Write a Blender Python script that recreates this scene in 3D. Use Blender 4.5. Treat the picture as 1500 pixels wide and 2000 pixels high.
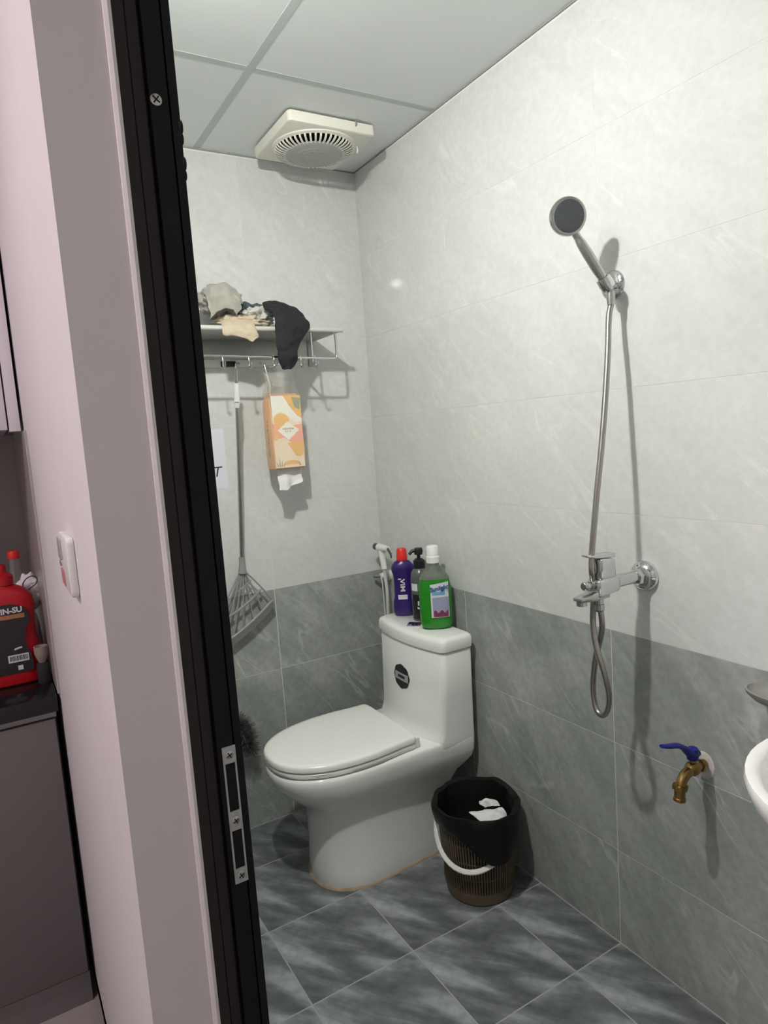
import bpy, bmesh, math, random
from mathutils import Vector, Matrix, noise
from math import pi, sin, cos, radians

for o in list(bpy.data.objects):
    bpy.data.objects.remove(o)
SC = bpy.context.scene
COL = SC.collection
random.seed(4)

# ------------------------------------------------------------------ camera
cam = bpy.data.cameras.new('camera')
cam.sensor_fit = 'VERTICAL'
cam.sensor_height = 36.0
cam.lens = 1308.994 / 2000 * 36.0
cam.clip_start = 0.01
camo = bpy.data.objects.new('camera', cam)
COL.objects.link(camo)
CR = ((0.8560, -0.5122, -0.0698), (-0.1184, -0.0629, -0.9910), (0.5032, 0.8565, -0.1145))
cm = Matrix(((CR[0][0], -CR[1][0], -CR[2][0]), (CR[0][1], -CR[1][1], -CR[2][1]), (CR[0][2], -CR[1][2], -CR[2][2])))
camo.matrix_world = Matrix.Translation((-1.3172, -2.2855, 1.3983)) @ cm.to_4x4()
SC.camera = camo

# ------------------------------------------------------------------ world, view
w = bpy.data.worlds.new('world')
SC.world = w
w.use_nodes = True
w.node_tree.nodes['Background'].inputs[0].default_value = (0.80, 0.82, 0.85, 1)
w.node_tree.nodes['Background'].inputs[1].default_value = 0.02
SC.view_settings.view_transform = 'Standard'
SC.view_settings.look = 'None'
SC.view_settings.gamma = 1.0
SC.view_settings.use_curve_mapping = False
SC.view_settings.exposure = 0.0
BULB = 1830.0          # bathroom bulb (radiance of its glass)
KITCHEN = 78.0        # kitchen ceiling lamp

# ------------------------------------------------------------------ materials
def new_mat(name):
    m = bpy.data.materials.new(name)
    m.use_nodes = True
    return m, m.node_tree.nodes, m.node_tree.links, m.node_tree.nodes['Principled BSDF']

def mat(name, col, rough=0.5, metal=0.0, var=0.06, vscale=30.0, bump=0.0, bscale=200.0, spec=0.5, coat=0.0, trans=0.0, sheen=0.0):
    m, n, l, b = new_mat(name)
    b.inputs['Roughness'].default_value = rough
    b.inputs['Metallic'].default_value = metal
    b.inputs['Specular IOR Level'].default_value = spec
    b.inputs['Coat Weight'].default_value = coat
    b.inputs['Transmission Weight'].default_value = trans
    b.inputs['Sheen Weight'].default_value = sheen
    tc = n.new('ShaderNodeTexCoord')
    ns = n.new('ShaderNodeTexNoise')
    ns.inputs['Scale'].default_value = vscale
    ns.inputs['Detail'].default_value = 3
    l.new(tc.outputs['Object'], ns.inputs['Vector'])
    mx = n.new('ShaderNodeMix'); mx.data_type = 'RGBA'
    mx.inputs[6].default_value = tuple(max(0, c * (1 - var)) for c in col) + (1,)
    mx.inputs[7].default_value = tuple(min(1, c * (1 + var)) for c in col) + (1,)
    l.new(ns.outputs['Fac'], mx.inputs[0])
    l.new(mx.outputs[2], b.inputs['Base Color'])
    if bump:
        n2 = n.new('ShaderNodeTexNoise'); n2.inputs['Scale'].default_value = bscale
        l.new(tc.outputs['Object'], n2.inputs['Vector'])
        bp = n.new('ShaderNodeBump'); bp.inputs['Strength'].default_value = bump; bp.inputs['Distance'].default_value = 0.002
        l.new(n2.outputs['Fac'], bp.inputs['Height']); l.new(bp.outputs['Normal'], b.inputs['Normal'])
    return m

def ramp(n, pts):
    r = n.new('ShaderNodeValToRGB')
    e = r.color_ramp.elements
    while len(e) < len(pts):
        e.new(0.5)
    for i, (p, c) in enumerate(pts):
        e[i].position = p
        e[i].color = tuple(c) + (1,) if len(c) == 3 else c
    return r

def mixc(n, l, fac, a, b, mode='MIX'):
    m = n.new('ShaderNodeMix'); m.data_type = 'RGBA'; m.blend_type = mode
    for sock, v in ((m.inputs[0], fac), (m.inputs[6], a), (m.inputs[7], b)):
        if hasattr(v, 'links'):
            l.new(v, sock)
        elif isinstance(v, (int, float)):
            sock.default_value = v
        else:
            sock.default_value = tuple(v) + (1,)
    return m.outputs[2]

def stone_tile(name, base, cloud, vein, vein_amt, rough, bump=0.15, angle=42, speck=0.09):
    """glazed wall tile printed with marble veins that run down to the right"""
    m, n, l, b = new_mat(name)
    b.inputs['Roughness'].default_value = rough
    tc = n.new('ShaderNodeTexCoord')
    oi = n.new('ShaderNodeObjectInfo')
    mul = n.new('ShaderNodeMath'); mul.operation = 'MULTIPLY'; mul.inputs[1].default_value = 37.0
    l.new(oi.outputs['Random'], mul.inputs[0])
    cmb = n.new('ShaderNodeCombineXYZ'); l.new(mul.outputs[0], cmb.inputs[1]); l.new(mul.outputs[0], cmb.inputs[0])
    add = n.new('ShaderNodeVectorMath'); add.operation = 'ADD'
    l.new(tc.outputs['Object'], add.inputs[0]); l.new(cmb.outputs[0], add.inputs[1])
    rot = n.new('ShaderNodeMapping'); rot.inputs['Rotation'].default_value = (0, radians(-angle), 0)
    l.new(add.outputs[0], rot.inputs['Vector'])
    st = n.new('ShaderNodeMapping'); st.inputs['Scale'].default_value = (1.6, 1.0, 6.0)
    l.new(rot.outputs[0], st.inputs['Vector'])
    # clouds
    c1 = n.new('ShaderNodeTexNoise'); c1.inputs['Scale'].default_value = 2.4; c1.inputs['Detail'].default_value = 7; c1.inputs['Roughness'].default_value = 0.62
    l.new(st.outputs[0], c1.inputs['Vector'])
    r1 = ramp(n, [(0.34, base), (0.66, cloud)]); l.new(c1.outputs['Fac'], r1.inputs[0])
    # fine veins: ridge of a second noise
    v1 = n.new('ShaderNodeTexNoise'); v1.inputs['Scale'].default_value = 1.5; v1.inputs['Detail'].default_value = 5; v1.inputs['Distortion'].default_value = 0.7
    l.new(st.outputs[0], v1.inputs['Vector'])
    r2 = ramp(n, [(0.475, (0, 0, 0)), (0.5, (1, 1, 1)), (0.53, (0, 0, 0))]); l.new(v1.outputs['Fac'], r2.inputs[0])
    msk = n.new('ShaderNodeTexNoise'); msk.inputs['Scale'].default_value = 5.0; msk.inputs['Detail'].default_value = 3
    l.new(add.outputs[0], msk.inputs['Vector'])
    r3 = ramp(n, [(0.45, (0, 0, 0)), (0.68, (1, 1, 1))]); l.new(msk.outputs['Fac'], r3.inputs[0])
    mm = n.new('ShaderNodeMath'); mm.operation = 'MULTIPLY'; l.new(r2.outputs[0], mm.inputs[0]); l.new(r3.outputs[0], mm.inputs[1])
    m2 = n.new('ShaderNodeMath'); m2.operation = 'MULTIPLY'; l.new(mm.outputs[0], m2.inputs[0]); m2.inputs[1].default_value = vein_amt
    col = mixc(n, l, m2.outputs[0], r1.outputs[0], vein)
    # speckle
    sp = n.new('ShaderNodeTexNoise'); sp.inputs['Scale'].default_value = 55; sp.inputs['Detail'].default_value = 4
    l.new(add.outputs[0], sp.inputs['Vector'])
    r4 = ramp(n, [(0.3, (1 - speck,) * 3), (0.7, (1 + speck,) * 3)]); l.new(sp.outputs['Fac'], r4.inputs[0])
    col = mixc(n, l, 1.0, col, r4.outputs[0], 'MULTIPLY')
    l.new(col, b.inputs['Base Color'])
    bp = n.new('ShaderNodeBump'); bp.inputs['Strength'].default_value = bump; bp.inputs['Distance'].default_value = 0.0006
    l.new(c1.outputs['Fac'], bp.inputs['Height']); l.new(bp.outputs['Normal'], b.inputs['Normal'])
    return m

def floor_tile_mat():
    """matt floor tile with the same slate print on every tile"""
    m, n, l, b = new_mat('floor_tile_slate')
    b.inputs['Roughness'].default_value = 0.42
    tc = n.new('ShaderNodeTexCoord')
    rot = n.new('ShaderNodeMapping'); rot.inputs['Rotation'].default_value = (0, 0, radians(57)); rot.inputs['Location'].default_value = (0.31, 0.17, 0)
    l.new(tc.outputs['Object'], rot.inputs['Vector'])
    st = n.new('ShaderNodeMapping'); st.inputs['Scale'].default_value = (2.3, 9.5, 1)
    l.new(rot.outputs[0], st.inputs['Vector'])
    n1 = n.new('ShaderNodeTexNoise'); n1.inputs['Scale'].default_value = 1.0; n1.inputs['Detail'].default_value = 4; n1.inputs['Roughness'].default_value = 0.5; n1.inputs['Distortion'].default_value = 0.35
    l.new(st.outputs[0], n1.inputs['Vector'])
    r1 = ramp(n, [(0.40, (0.100, 0.112, 0.114)), (0.47, (0.165, 0.180, 0.186)), (0.53, (0.280, 0.300, 0.312)), (0.62, (0.38, 0.40, 0.415))])
    l.new(n1.outputs['Fac'], r1.inputs[0])
    n2 = n.new('ShaderNodeTexNoise'); n2.inputs['Scale'].default_value = 38; n2.inputs['Detail'].default_value = 5
    l.new(tc.outputs['Object'], n2.inputs['Vector'])
    r2 = ramp(n, [(0.3, (0.8, 0.8, 0.8)), (0.7, (1.15, 1.15, 1.15))]); l.new(n2.outputs['Fac'], r2.inputs[0])
    l.new(mixc(n, l, 1.0, r1.outputs[0], r2.outputs[0], 'MULTIPLY'), b.inputs['Base Color'])
    bp = n.new('ShaderNodeBump'); bp.inputs['Strength'].default_value = 0.25; bp.inputs['Distance'].default_value = 0.002
    l.new(n1.outputs['Fac'], bp.inputs['Height']); l.new(bp.outputs['Normal'], b.inputs['Normal'])
    return m

M = {}
M['tile_light'] = stone_tile('tile_pale_marble', (0.625, 0.640, 0.622), (0.668, 0.682, 0.664), (0.80, 0.81, 0.79), 0.5, 0.035, 0.0, speck=0.035)
M['tile_dark'] = stone_tile('tile_grey_green_marble', (0.275, 0.300, 0.282), (0.375, 0.400, 0.378), (0.55, 0.57, 0.55), 0.75, 0.10, 0.03, 50)
M['tile_floor'] = floor_tile_mat()
M['grout_white'] = mat('grout_white', (0.77, 0.77, 0.75), 0.8)
M['gap_shadow_grey'] = mat('gap_shadow_grey', (0.30, 0.31, 0.30), 0.85)
M['grout_floor'] = mat('grout_floor', (0.36, 0.355, 0.345), 0.9)
M['ceiling'] = mat('ceiling_panel_vinyl', (0.82, 0.855, 0.85), 0.55, var=0.02, vscale=4)
M['tbar'] = mat('ceiling_bar_paint', (0.56, 0.595, 0.585), 0.6, var=0.02)
M['paint'] = mat('wall_paint_white', (0.72, 0.695, 0.685), 0.75, var=0.035, vscale=7, bump=0.12, bscale=90)
M['plaster'] = mat('plaster_edge', (0.74, 0.70, 0.69), 0.8, var=0.08, vscale=25, bump=0.3, bscale=60)
M['frame_brown'] = mat('door_frame_brown_powder_coat', (0.040, 0.034, 0.034), 0.6, var=0.12, vscale=40, spec=0.12)
M['frame_black'] = mat('door_frame_black_powder_coat', (0.013, 0.014, 0.015), 0.6, var=0.1, vscale=40, spec=0.12)
M['hollow_shade'] = mat('hollow_shade_black', (0.004, 0.004, 0.004), 0.9)  # near-black paint for the shade inside slots, screw crosses and fan throat
M['steel'] = mat('brushed_steel', (0.52, 0.53, 0.51), 0.36, 1.0, var=0.1, vscale=60)
M['strike'] = mat('strike_plate_steel', (0.62, 0.63, 0.60), 0.45, 0.75, var=0.2, vscale=120)
M['chrome'] = mat('chrome', (0.70, 0.71, 0.71), 0.10, 1.0, var=0.02)
M['chrome_dull'] = mat('chrome_worn', (0.52, 0.52, 0.50), 0.26, 1.0, var=0.08, vscale=70)
M['hose'] = mat('hose_steel_weave', (0.42, 0.40, 0.37), 0.28, 1.0, var=0.12, vscale=300)
M['nozzle'] = mat('spray_face_grey_rubber', (0.055, 0.062, 0.066), 0.55)
M['white_plastic'] = mat('white_plastic', (0.80, 0.80, 0.77), 0.35, var=0.02)
M['ceramic'] = mat('glazed_white_ceramic', (0.85, 0.85, 0.825), 0.07, var=0.012, vscale=5, coat=0.4)
M['seat'] = mat('toilet_seat_plastic', (0.87, 0.865, 0.835), 0.22, var=0.012, vscale=5)
M['sealant'] = mat('stained_sealant', (0.40, 0.30, 0.21), 0.8, var=0.45, vscale=28)
M['black_plastic'] = mat('black_plastic', (0.012, 0.012, 0.013), 0.35)
M['bag'] = mat('black_bin_bag', (0.005, 0.005, 0.005), 0.42, bump=0.3, bscale=60, spec=0.3)
M['basket'] = mat('brown_basket_plastic', (0.11, 0.078, 0.046), 0.5, var=0.15)
M['paper'] = mat('white_paper', (0.80, 0.80, 0.80), 0.85, var=0.03, bump=0.1, bscale=80)
M['notice'] = mat('notice_paper', (0.72, 0.72, 0.80), 0.7, var=0.02)
M['ink'] = mat('black_ink', (0.012, 0.012, 0.014), 0.7)
M['tissue_orange'] = mat('tissue_wrap_orange', (0.80, 0.46, 0.25), 0.32, var=0.05)
M['tissue_cream'] = mat('tissue_wrap_cream', (0.80, 0.66, 0.50), 0.30, var=0.06)
M['tissue_pink'] = mat('tissue_wrap_pink', (0.82, 0.40, 0.30), 0.30, var=0.04)
M['tissue_amber'] = mat('tissue_wrap_amber', (0.78, 0.47, 0.20), 0.30, var=0.06)
M['tissue_white'] = mat('tissue_wrap_white', (0.82, 0.78, 0.70), 0.30, var=0.03)
M['leaf_print'] = mat('tissue_wrap_leaf_print', (0.36, 0.36, 0.24), 0.4, var=0.2)
M['cloth_black'] = mat('black_cloth', (0.010, 0.011, 0.014), 0.85, var=0.2, bump=0.3, bscale=300)
M['cloth_grey'] = mat('grey_beige_cloth', (0.36, 0.34, 0.30), 0.9, var=0.22, vscale=18, bump=0.4, bscale=250, sheen=0.2)
M['cloth_beige'] = mat('cream_cloth', (0.56, 0.47, 0.35), 0.9, var=0.15, vscale=25, bump=0.4, bscale=250, sheen=0.2)
M['cloth_white'] = mat('off_white_cloth', (0.60, 0.60, 0.57), 0.9, var=0.15, vscale=25, bump=0.4, bscale=250)
M['cloth_teal'] = mat('slate_blue_cloth', (0.07, 0.095, 0.11), 0.9, var=0.3, vscale=40, bump=0.3, bscale=250)
M['shelf_metal'] = mat('shelf_grey_metal', (0.40, 0.41, 0.39), 0.42, 0.4, var=0.05)
M['rail'] = mat('shelf_rail_light_grey', (0.56, 0.56, 0.53), 0.4)
M['rake'] = mat('grey_broom_plastic', (0.28, 0.285, 0.275), 0.45, var=0.06)
M['rubber'] = mat('grey_rubber_blade', (0.16, 0.165, 0.16), 0.7)
M['bristle'] = mat('brush_bristle', (0.10, 0.10, 0.10), 0.55, var=0.5, vscale=80)
M['brush_core'] = mat('brush_core_dark', (0.018, 0.018, 0.018), 0.8)
M['purple'] = mat('purple_bottle_plastic', (0.030, 0.012, 0.13), 0.28, var=0.06)
M['red_cap'] = mat('red_cap_plastic', (0.75, 0.025, 0.02), 0.4)
M['label_white'] = mat('label_white', (0.68, 0.68, 0.72), 0.45, var=0.04)
M['label_lilac'] = mat('label_lilac', (0.32, 0.34, 0.47), 0.45, var=0.1, vscale=90)
M['label_blue'] = mat('label_blue', (0.03, 0.09, 0.28), 0.45, var=0.15)
M['label_sky'] = mat('label_sky_blue', (0.16, 0.38, 0.55), 0.45, var=0.15)
M['label_plum'] = mat('label_plum', (0.20, 0.03, 0.10), 0.45, var=0.3, vscale=120)
M['green_liquid'] = mat('green_liquid', (0.025, 0.27, 0.02), 0.12, var=0.08, vscale=8, trans=0.15)
M['pump_grey'] = mat('grey_bottle_plastic', (0.10, 0.105, 0.105), 0.25)
M['brass'] = mat('aged_brass', (0.36, 0.235, 0.085), 0.32, 1.0, var=0.25, vscale=60)
M['blue_lever'] = mat('blue_vinyl_lever', (0.006, 0.012, 0.20), 0.38)
M['limescale'] = mat('white_cement_patch', (0.62, 0.58, 0.54), 0.85, var=0.12, vscale=60, bump=0.5, bscale=120)
M['sticker_black'] = mat('sticker_black', (0.012, 0.012, 0.014), 0.35, var=0.3, vscale=60)
M['sticker_grey'] = mat('sticker_silver', (0.34, 0.33, 0.36), 0.4)
M['fan_ivory'] = mat('fan_ivory_plastic', (0.80, 0.78, 0.70), 0.42, var=0.03)
M['fan_dust'] = mat('fan_grille_dusty', (0.47, 0.47, 0.44), 0.8, var=0.12, vscale=120)
M['cab_door'] = mat('cabinet_taupe_laminate', (0.150, 0.140, 0.135), 0.45, var=0.05, vscale=3)
M['cab_white'] = mat('cabinet_white_laminate', (0.74, 0.71, 0.73), 0.4, var=0.02)
M['cab_black'] = mat('cabinet_black_edge', (0.008, 0.008, 0.009), 0.45)
M['granite'] = mat('black_granite', (0.010, 0.010, 0.011), 0.18, var=0.5, vscale=300)
M['alu'] = mat('aluminium_strip', (0.30, 0.29, 0.29), 0.4, 0.8)
M['splash'] = mat('backsplash_grey_glass', (0.42, 0.38, 0.37), 0.28, var=0.2, vscale=5)
M['red_bottle'] = mat('red_bottle_plastic', (0.42, 0.004, 0.010), 0.35, var=0.06)
M['label_dark'] = mat('label_charcoal', (0.018, 0.017, 0.019), 0.4, var=0.3, vscale=50)
M['label_photo'] = mat('label_food_print', (0.38, 0.17, 0.07), 0.5, var=0.7, vscale=160)
M['switch_red'] = mat('switch_red_sticker', (0.55, 0.22, 0.22), 0.5)
M['switch_grey'] = mat('switch_grey_rocker', (0.42, 0.40, 0.40), 0.35)
M['kitchen_floor'] = mat('kitchen_floor_tile', (0.36, 0.335, 0.31), 0.4, var=0.1)
M['cup'] = mat('beige_cup', (0.30, 0.26, 0.22), 0.6)
M['clear'] = mat('clear_plastic', (0.70, 0.70, 0.66), 0.15, trans=0.85)
M['stone_dish'] = mat('soap_dish_smoked_plastic', (0.36, 0.35, 0.33), 0.25, trans=0.3)

def emis(name, col, strength):
    m, n, l, b = new_mat(name)
    b.inputs['Base Color'].default_value = tuple(col) + (1,)
    b.inputs['Emission Color'].default_value = tuple(col) + (1,)
    b.inputs['Emission Strength'].default_value = strength
    return m
M['bulb'] = emis('bulb_glass_lit', (1.0, 0.99, 0.93), BULB)
M['kitchen_lamp'] = emis('kitchen_lamp_diffuser_lit', (1.0, 0.87, 0.92), KITCHEN)

# film: thin clear plastic
def film_mat():
    m, n, l, b = new_mat('clear_film')
    tr = n.new('ShaderNodeBsdfTransparent'); tr.inputs[0].default_value = (0.96, 0.95, 0.93, 1)
    gl = n.new('ShaderNodeBsdfGlossy'); gl.inputs['Roughness'].default_value = 0.2
    ns = n.new('ShaderNodeTexNoise'); ns.inputs['Scale'].default_value = 25
    r = ramp(n, [(0.35, (0.08, 0.08, 0.08)), (0.75, (0.35, 0.35, 0.35))]); l.new(ns.outputs['Fac'], r.inputs[0])
    mx = n.new('ShaderNodeMixShader'); l.new(r.outputs[0], mx.inputs[0]); l.new(tr.outputs[0], mx.inputs[1]); l.new(gl.outputs[0], mx.inputs[2])
    l.new(mx.outputs[0], n['Material Output'].inputs[0])
    return m
M['film'] = film_mat()

# ------------------------------------------------------------------ mesh helpers
class MB:
    """collects shapes, then links them as one mesh object"""
    def __init__(self):
        self.v = []; self.f = []
    def add(self, vs, fs):
        o = len(self.v)
        self.v += [tuple(p) for p in vs]
        self.f += [tuple(i + o for i in f) for f in fs]
        return self
    def box(self, x0, x1, y0, y1, z0, z1):
        vs = [(x, y, z) for z in (z0, z1) for y in (y0, y1) for x in (x0, x1)]
        return self.add(vs, [(0, 2, 3, 1), (4, 5, 7, 6), (0, 1, 5, 4), (2, 6, 7, 3), (0, 4, 6, 2), (1, 3, 7, 5)])
    def rings(self, rings, cap0=True, cap1=True, closed=True):
        n = len(rings[0]); vs = []; fs = []
        for r in rings:
            vs += list(r)
        for k in range(len(rings) - 1):
            for i in range(n if closed else n - 1):
                j = (i + 1) % n
                fs.append((k * n + i, k * n + j, (k + 1) * n + j, (k + 1) * n + i))
        if cap0: fs.append(tuple(range(n - 1, -1, -1)))
        if cap1: fs.append(tuple((len(rings) - 1) * n + i for i in range(n)))
        return self.add(vs, fs)
    def tube(self, pts, rad, n=12, caps=True, smooth=0, flat=None):
        pts = [Vector(p) for p in pts]
        rads = list(rad) if isinstance(rad, (list, tuple)) else [rad] * len(pts)
        if smooth:
            pts, rads = catmull(pts, rads, smooth)
        t = [(pts[min(i + 1, len(pts) - 1)] - pts[max(i - 1, 0)]).normalized() for i in range(len(pts))]
        u = t[0].orthogonal().normalized()
        rings = []
        for i, p in enumerate(pts):
            u = (u - t[i] * u.dot(t[i]))
            u = u.normalized() if u.length > 1e-6 else t[i].orthogonal().normalized()
            w_ = t[i].cross(u)
            rings.append([p + (u * cos(a) + w_ * sin(a)) * rads[i] for a in [2 * pi * k / n for k in range(n)]])
        return self.rings(rings, caps, caps)
    def cyl(self, a, b, r0, r1=None, n=24):
        return self.tube([a, b], [r0, r0 if r1 is None else r1], n)
    def lathe(self, base, axis, prof, n=32, sx=1.0, up=None):
        """prof: list of (radius, height along axis)"""
        base = Vector(base); ax = Vector(axis).normalized()
        u = (Vector(up) if up else ax.orthogonal()); u = (u - ax * u.dot(ax)).normalized(); w_ = ax.cross(u)
        rings = [[base + ax * h + (u * cos(2 * pi * k / n) * sx + w_ * sin(2 * pi * k / n)) * max(r, 1e-5) for k in range(n)] for r, h in prof]
        return self.rings(rings)
    def prism(self, poly, axis, a0, a1):
        """poly in the other two axes, in cyclic order; axis in 'xyz'"""
        def P(p, a):
            return {'z': (p[0], p[1], a), 'x': (a, p[0], p[1]), 'y': (p[0], a, p[1])}[axis]
        return self.rings([[P(p, a0) for p in poly], [P(p, a1) for p in poly]])
    def sphere(self, c, r, nu=20, nv=12, s=(1, 1, 1)):
        c = Vector(c)
        rings = []
        for j in range(nv + 1):
            t = pi * j / nv
            rr = max(sin(t), 1e-4) * r
            rings.append([c + Vector((cos(2 * pi * i / nu) * rr * s[0], sin(2 * pi * i / nu) * rr * s[1], -cos(t) * r * s[2])) for i in range(nu)])
        return self.rings(rings)
    def build(self, name, material, parent=None, smooth=40, bevel=0.0, bseg=2, sub=0, shift=None, solid=0.0):
        me = bpy.data.meshes.new(name)
        me.from_pydata(self.v, [], self.f)
        bm = bmesh.new(); bm.from_mesh(me)
        if smooth is not None or bevel:
            bmesh.ops.remove_doubles(bm, verts=bm.verts, dist=1e-6)
        bmesh.ops.recalc_face_normals(bm, faces=bm.faces)
        if bevel:
            ed = [e for e in bm.edges if len(e.link_faces) == 2 and e.calc_face_angle(0) > radians(30)]
            bmesh.ops.bevel(bm, geom=ed, offset=bevel, segments=bseg, affect='EDGES', profile=0.5, clamp_overlap=True)
        bm.to_mesh(me); bm.free()
        if smooth is not None:
            for p in me.polygons:
                p.use_smooth = True
            me.set_sharp_from_angle(angle=radians(smooth))
        o = bpy.data.objects.new(name, me)
        COL.objects.link(o)
        me.materials.append(M[material] if isinstance(material, str) else material)
        if parent is not None:
            attach(o, parent)
        if solid:
            md = o.modifiers.new('thickness', 'SOLIDIFY'); md.thickness = solid; md.offset = 0
        if sub:
            md = o.modifiers.new('smooth', 'SUBSURF'); md.levels = sub; md.render_levels = sub
        return o

def world_mat(o):
    m = o.matrix_basis.copy()
    if o.parent is not None:
        m = world_mat(o.parent) @ o.matrix_parent_inverse @ m
    return m

def attach(o, parent):
    o.parent = parent
    o.matrix_parent_inverse = world_mat(parent).inverted()

def catmull(pts, rads, k):
    P = [pts[0] * 2 - pts[1]] + pts + [pts[-1] * 2 - pts[-2]]
    Rr = [rads[0]] + rads + [rads[-1]]
    op = []; orr = []
    for i in range(1, len(P) - 2):
        for s in range(k):
            t = s / k
            a, b, c, d = P[i - 1], P[i], P[i + 1], P[i + 2]
            op.append(0.5 * ((2 * b) + (c - a) * t + (2 * a - 5 * b + 4 * c - d) * t * t + (3 * b - a - 3 * c + d) * t ** 3))
            orr.append(Rr[i] * (1 - t) + Rr[i + 1] * t)
    op.append(pts[-1]); orr.append(rads[-1])
    return op, orr

def tag(o, label, cat=None, group=None, kind=None):
    o['label'] = label
    if cat: o['category'] = cat
    if group: o['group'] = group
    if kind: o['kind'] = kind
    return o

def thing(name, loc, label, cat, group=None, kind=None):
    o = bpy.data.objects.new(name, None)
    o.empty_display_size = 0.05
    COL.objects.link(o)
    o.location = loc
    return tag(o, label, cat, group, kind)

def struct(o, label=None):
    o['kind'] = 'structure'
    if label: o['label'] = label
    return o

def rrect(x0, x1, y0, y1, r, n=5):
    out = []
    for cx, cy, a0 in ((x1 - r, y1 - r, 0), (x0 + r, y1 - r, 90), (x0 + r, y0 + r, 180), (x1 - r, y0 + r, 270)):
        for k in range(n + 1):
            a = radians(a0 + 90 * k / n)
            out.append((cx + r * cos(a), cy + r * sin(a)))
    return out

def text_part(name, body, size, material, parent, origin, ux, uy, depth=0.0004, align='CENTER', shear=0.0, bold=0.0, xs=1.0):
    """flat lettering lying in the plane (ux, uy) at origin"""
    cu = bpy.data.curves.new(name, 'FONT')
    cu.body = body; cu.size = size; cu.align_x = align; cu.align_y = 'CENTER'
    cu.extrude = depth; cu.shear = shear; cu.offset = bold
    cu.resolution_u = 3
    tmp = bpy.data.objects.new(name + '_tmp', cu)
    COL.objects.link(tmp)
    dg = bpy.context.evaluated_depsgraph_get()
    me = bpy.data.meshes.new_from_object(tmp.evaluated_get(dg))
    bpy.data.objects.remove(tmp)
    ux = Vector(ux).normalized(); uy = Vector(uy).normalized(); uz = ux.cross(uy)
    mt = Matrix((ux * xs, uy, uz)).transposed().to_4x4()
    mt.translation = Vector(origin)
    me.transform(mt)
    o = bpy.data.objects.new(name, me)
    COL.objects.link(o)
    me.materials.clear(); me.materials.append(M[material])
    if parent is not None: attach(o, parent)
    return o

# ------------------------------------------------------------------ the bathroom shell
H = 2.374            # height of the hung ceiling
XL = -1.078          # inner face of the doorway wall
XO = -1.22           # its outer face
YF = -2.42           # front wall
JY = -1.474          # far side of the doorway
NY = -2.33           # near side of the doorway
DT = 2.06            # head of the doorway
ZB = 0.867           # top of the dark tiles
KF = -0.06           # kitchen floor
KB = 0.26            # kitchen back wall
KX = -3.0            # kitchen far wall
KY = -3.05
KH = 2.62

floor = struct(MB().box(XO, 0.16, YF - .12, 0.16, -0.10, -0.0007).build('floor', 'grout_floor', smooth=None), 'bathroom floor of grey slate print tiles')
wall_b = struct(MB().box(XL, 0.16, -0.0013, 0.16, -0.1, H + .1).build('wall_back', 'grout_white', smooth=None), 'tiled wall behind the shelf, pale above and grey below')
wall_r = struct(MB().box(-0.0013, 0.16, YF, 0.006, -0.1, H + .1).build('wall_right', 'grout_white', smooth=None), 'tiled wall carrying the shower, pale above and grey below')
wall_f = struct(MB().box(XL, 0.16, YF - .12, YF + .0013, -0.1, H + .1).build('wall_front', 'grout_white', smooth=None), 'tiled wall opposite the shelf')
wl = MB()
wl.box(XO, -1.1405, JY, KB + .1, KF - .04, KH)
wl.box(-1.1405, XL - .006, JY + .028, KB + .1, KF - .04, KH)
wl.box(XO, XL - .006, KY, NY, KF - .04, KH)
wl.box(XO, XL - .006, NY, JY, DT, KH)
wall_l = struct(wl.build('wall_left', 'paint', smooth=None), 'painted wall that holds the doorway')

def tile_mesh(wd, ht, th=0.008, bev=0.00002):
    me = bpy.data.meshes.new('tile')
    bm = bmesh.new()
    x, z = wd / 2, ht / 2
    b_ = bev
    vs = [bm.verts.new(p) for p in ((-x, 0, -z), (x, 0, -z), (x, 0, z), (-x, 0, z))]
    vm = [bm.verts.new(p) for p in ((-x, -th + b_, -z), (x, -th + b_, -z), (x, -th + b_, z), (-x, -th + b_, z))]
    vf = [bm.verts.new(p) for p in ((-x + b_, -th, -z + b_), (x - b_, -th, -z + b_), (x - b_, -th, z - b_), (-x + b_, -th, z - b_))]
    for a, b in ((vs, vm), (vm, vf)):
        for i in range(4):
            j = (i + 1) % 4
            bm.faces.new((a[i], a[j], b[j], b[i]))
    bm.faces.new(vf)
    bmesh.ops.recalc_face_normals(bm, faces=bm.faces)
    for f in bm.faces:
        if f.normal.y > .5: f.normal_flip()
    bm.to_mesh(me); bm.free()
    return me

TM = {}
def put_tile(wd, ht, material, loc, rotz, parent, rotx=0.0, name='tile'):
    key = (round(wd, 3), round(ht, 3), material)
    if key not in TM:
        TM[key] = tile_mesh(wd, ht); TM[key].materials.append(M[material])
    o = bpy.data.objects.new(name, TM[key])
    COL.objects.link(o)
    o.location = loc
    o.rotation_euler = (rotx, 0, rotz)
    attach(o, parent)
    return o

GV = 0.0022   # joint width
def cuts(lo, hi, off, step):
    k = math.ceil((lo - off) / step + 1e-6)
    c = [lo]
    while off + k * step < hi - 1e-6:
        if off + k * step - lo > 0.012: c.append(off + k * step)
        k += 1
    c.append(hi)
    return c

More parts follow.
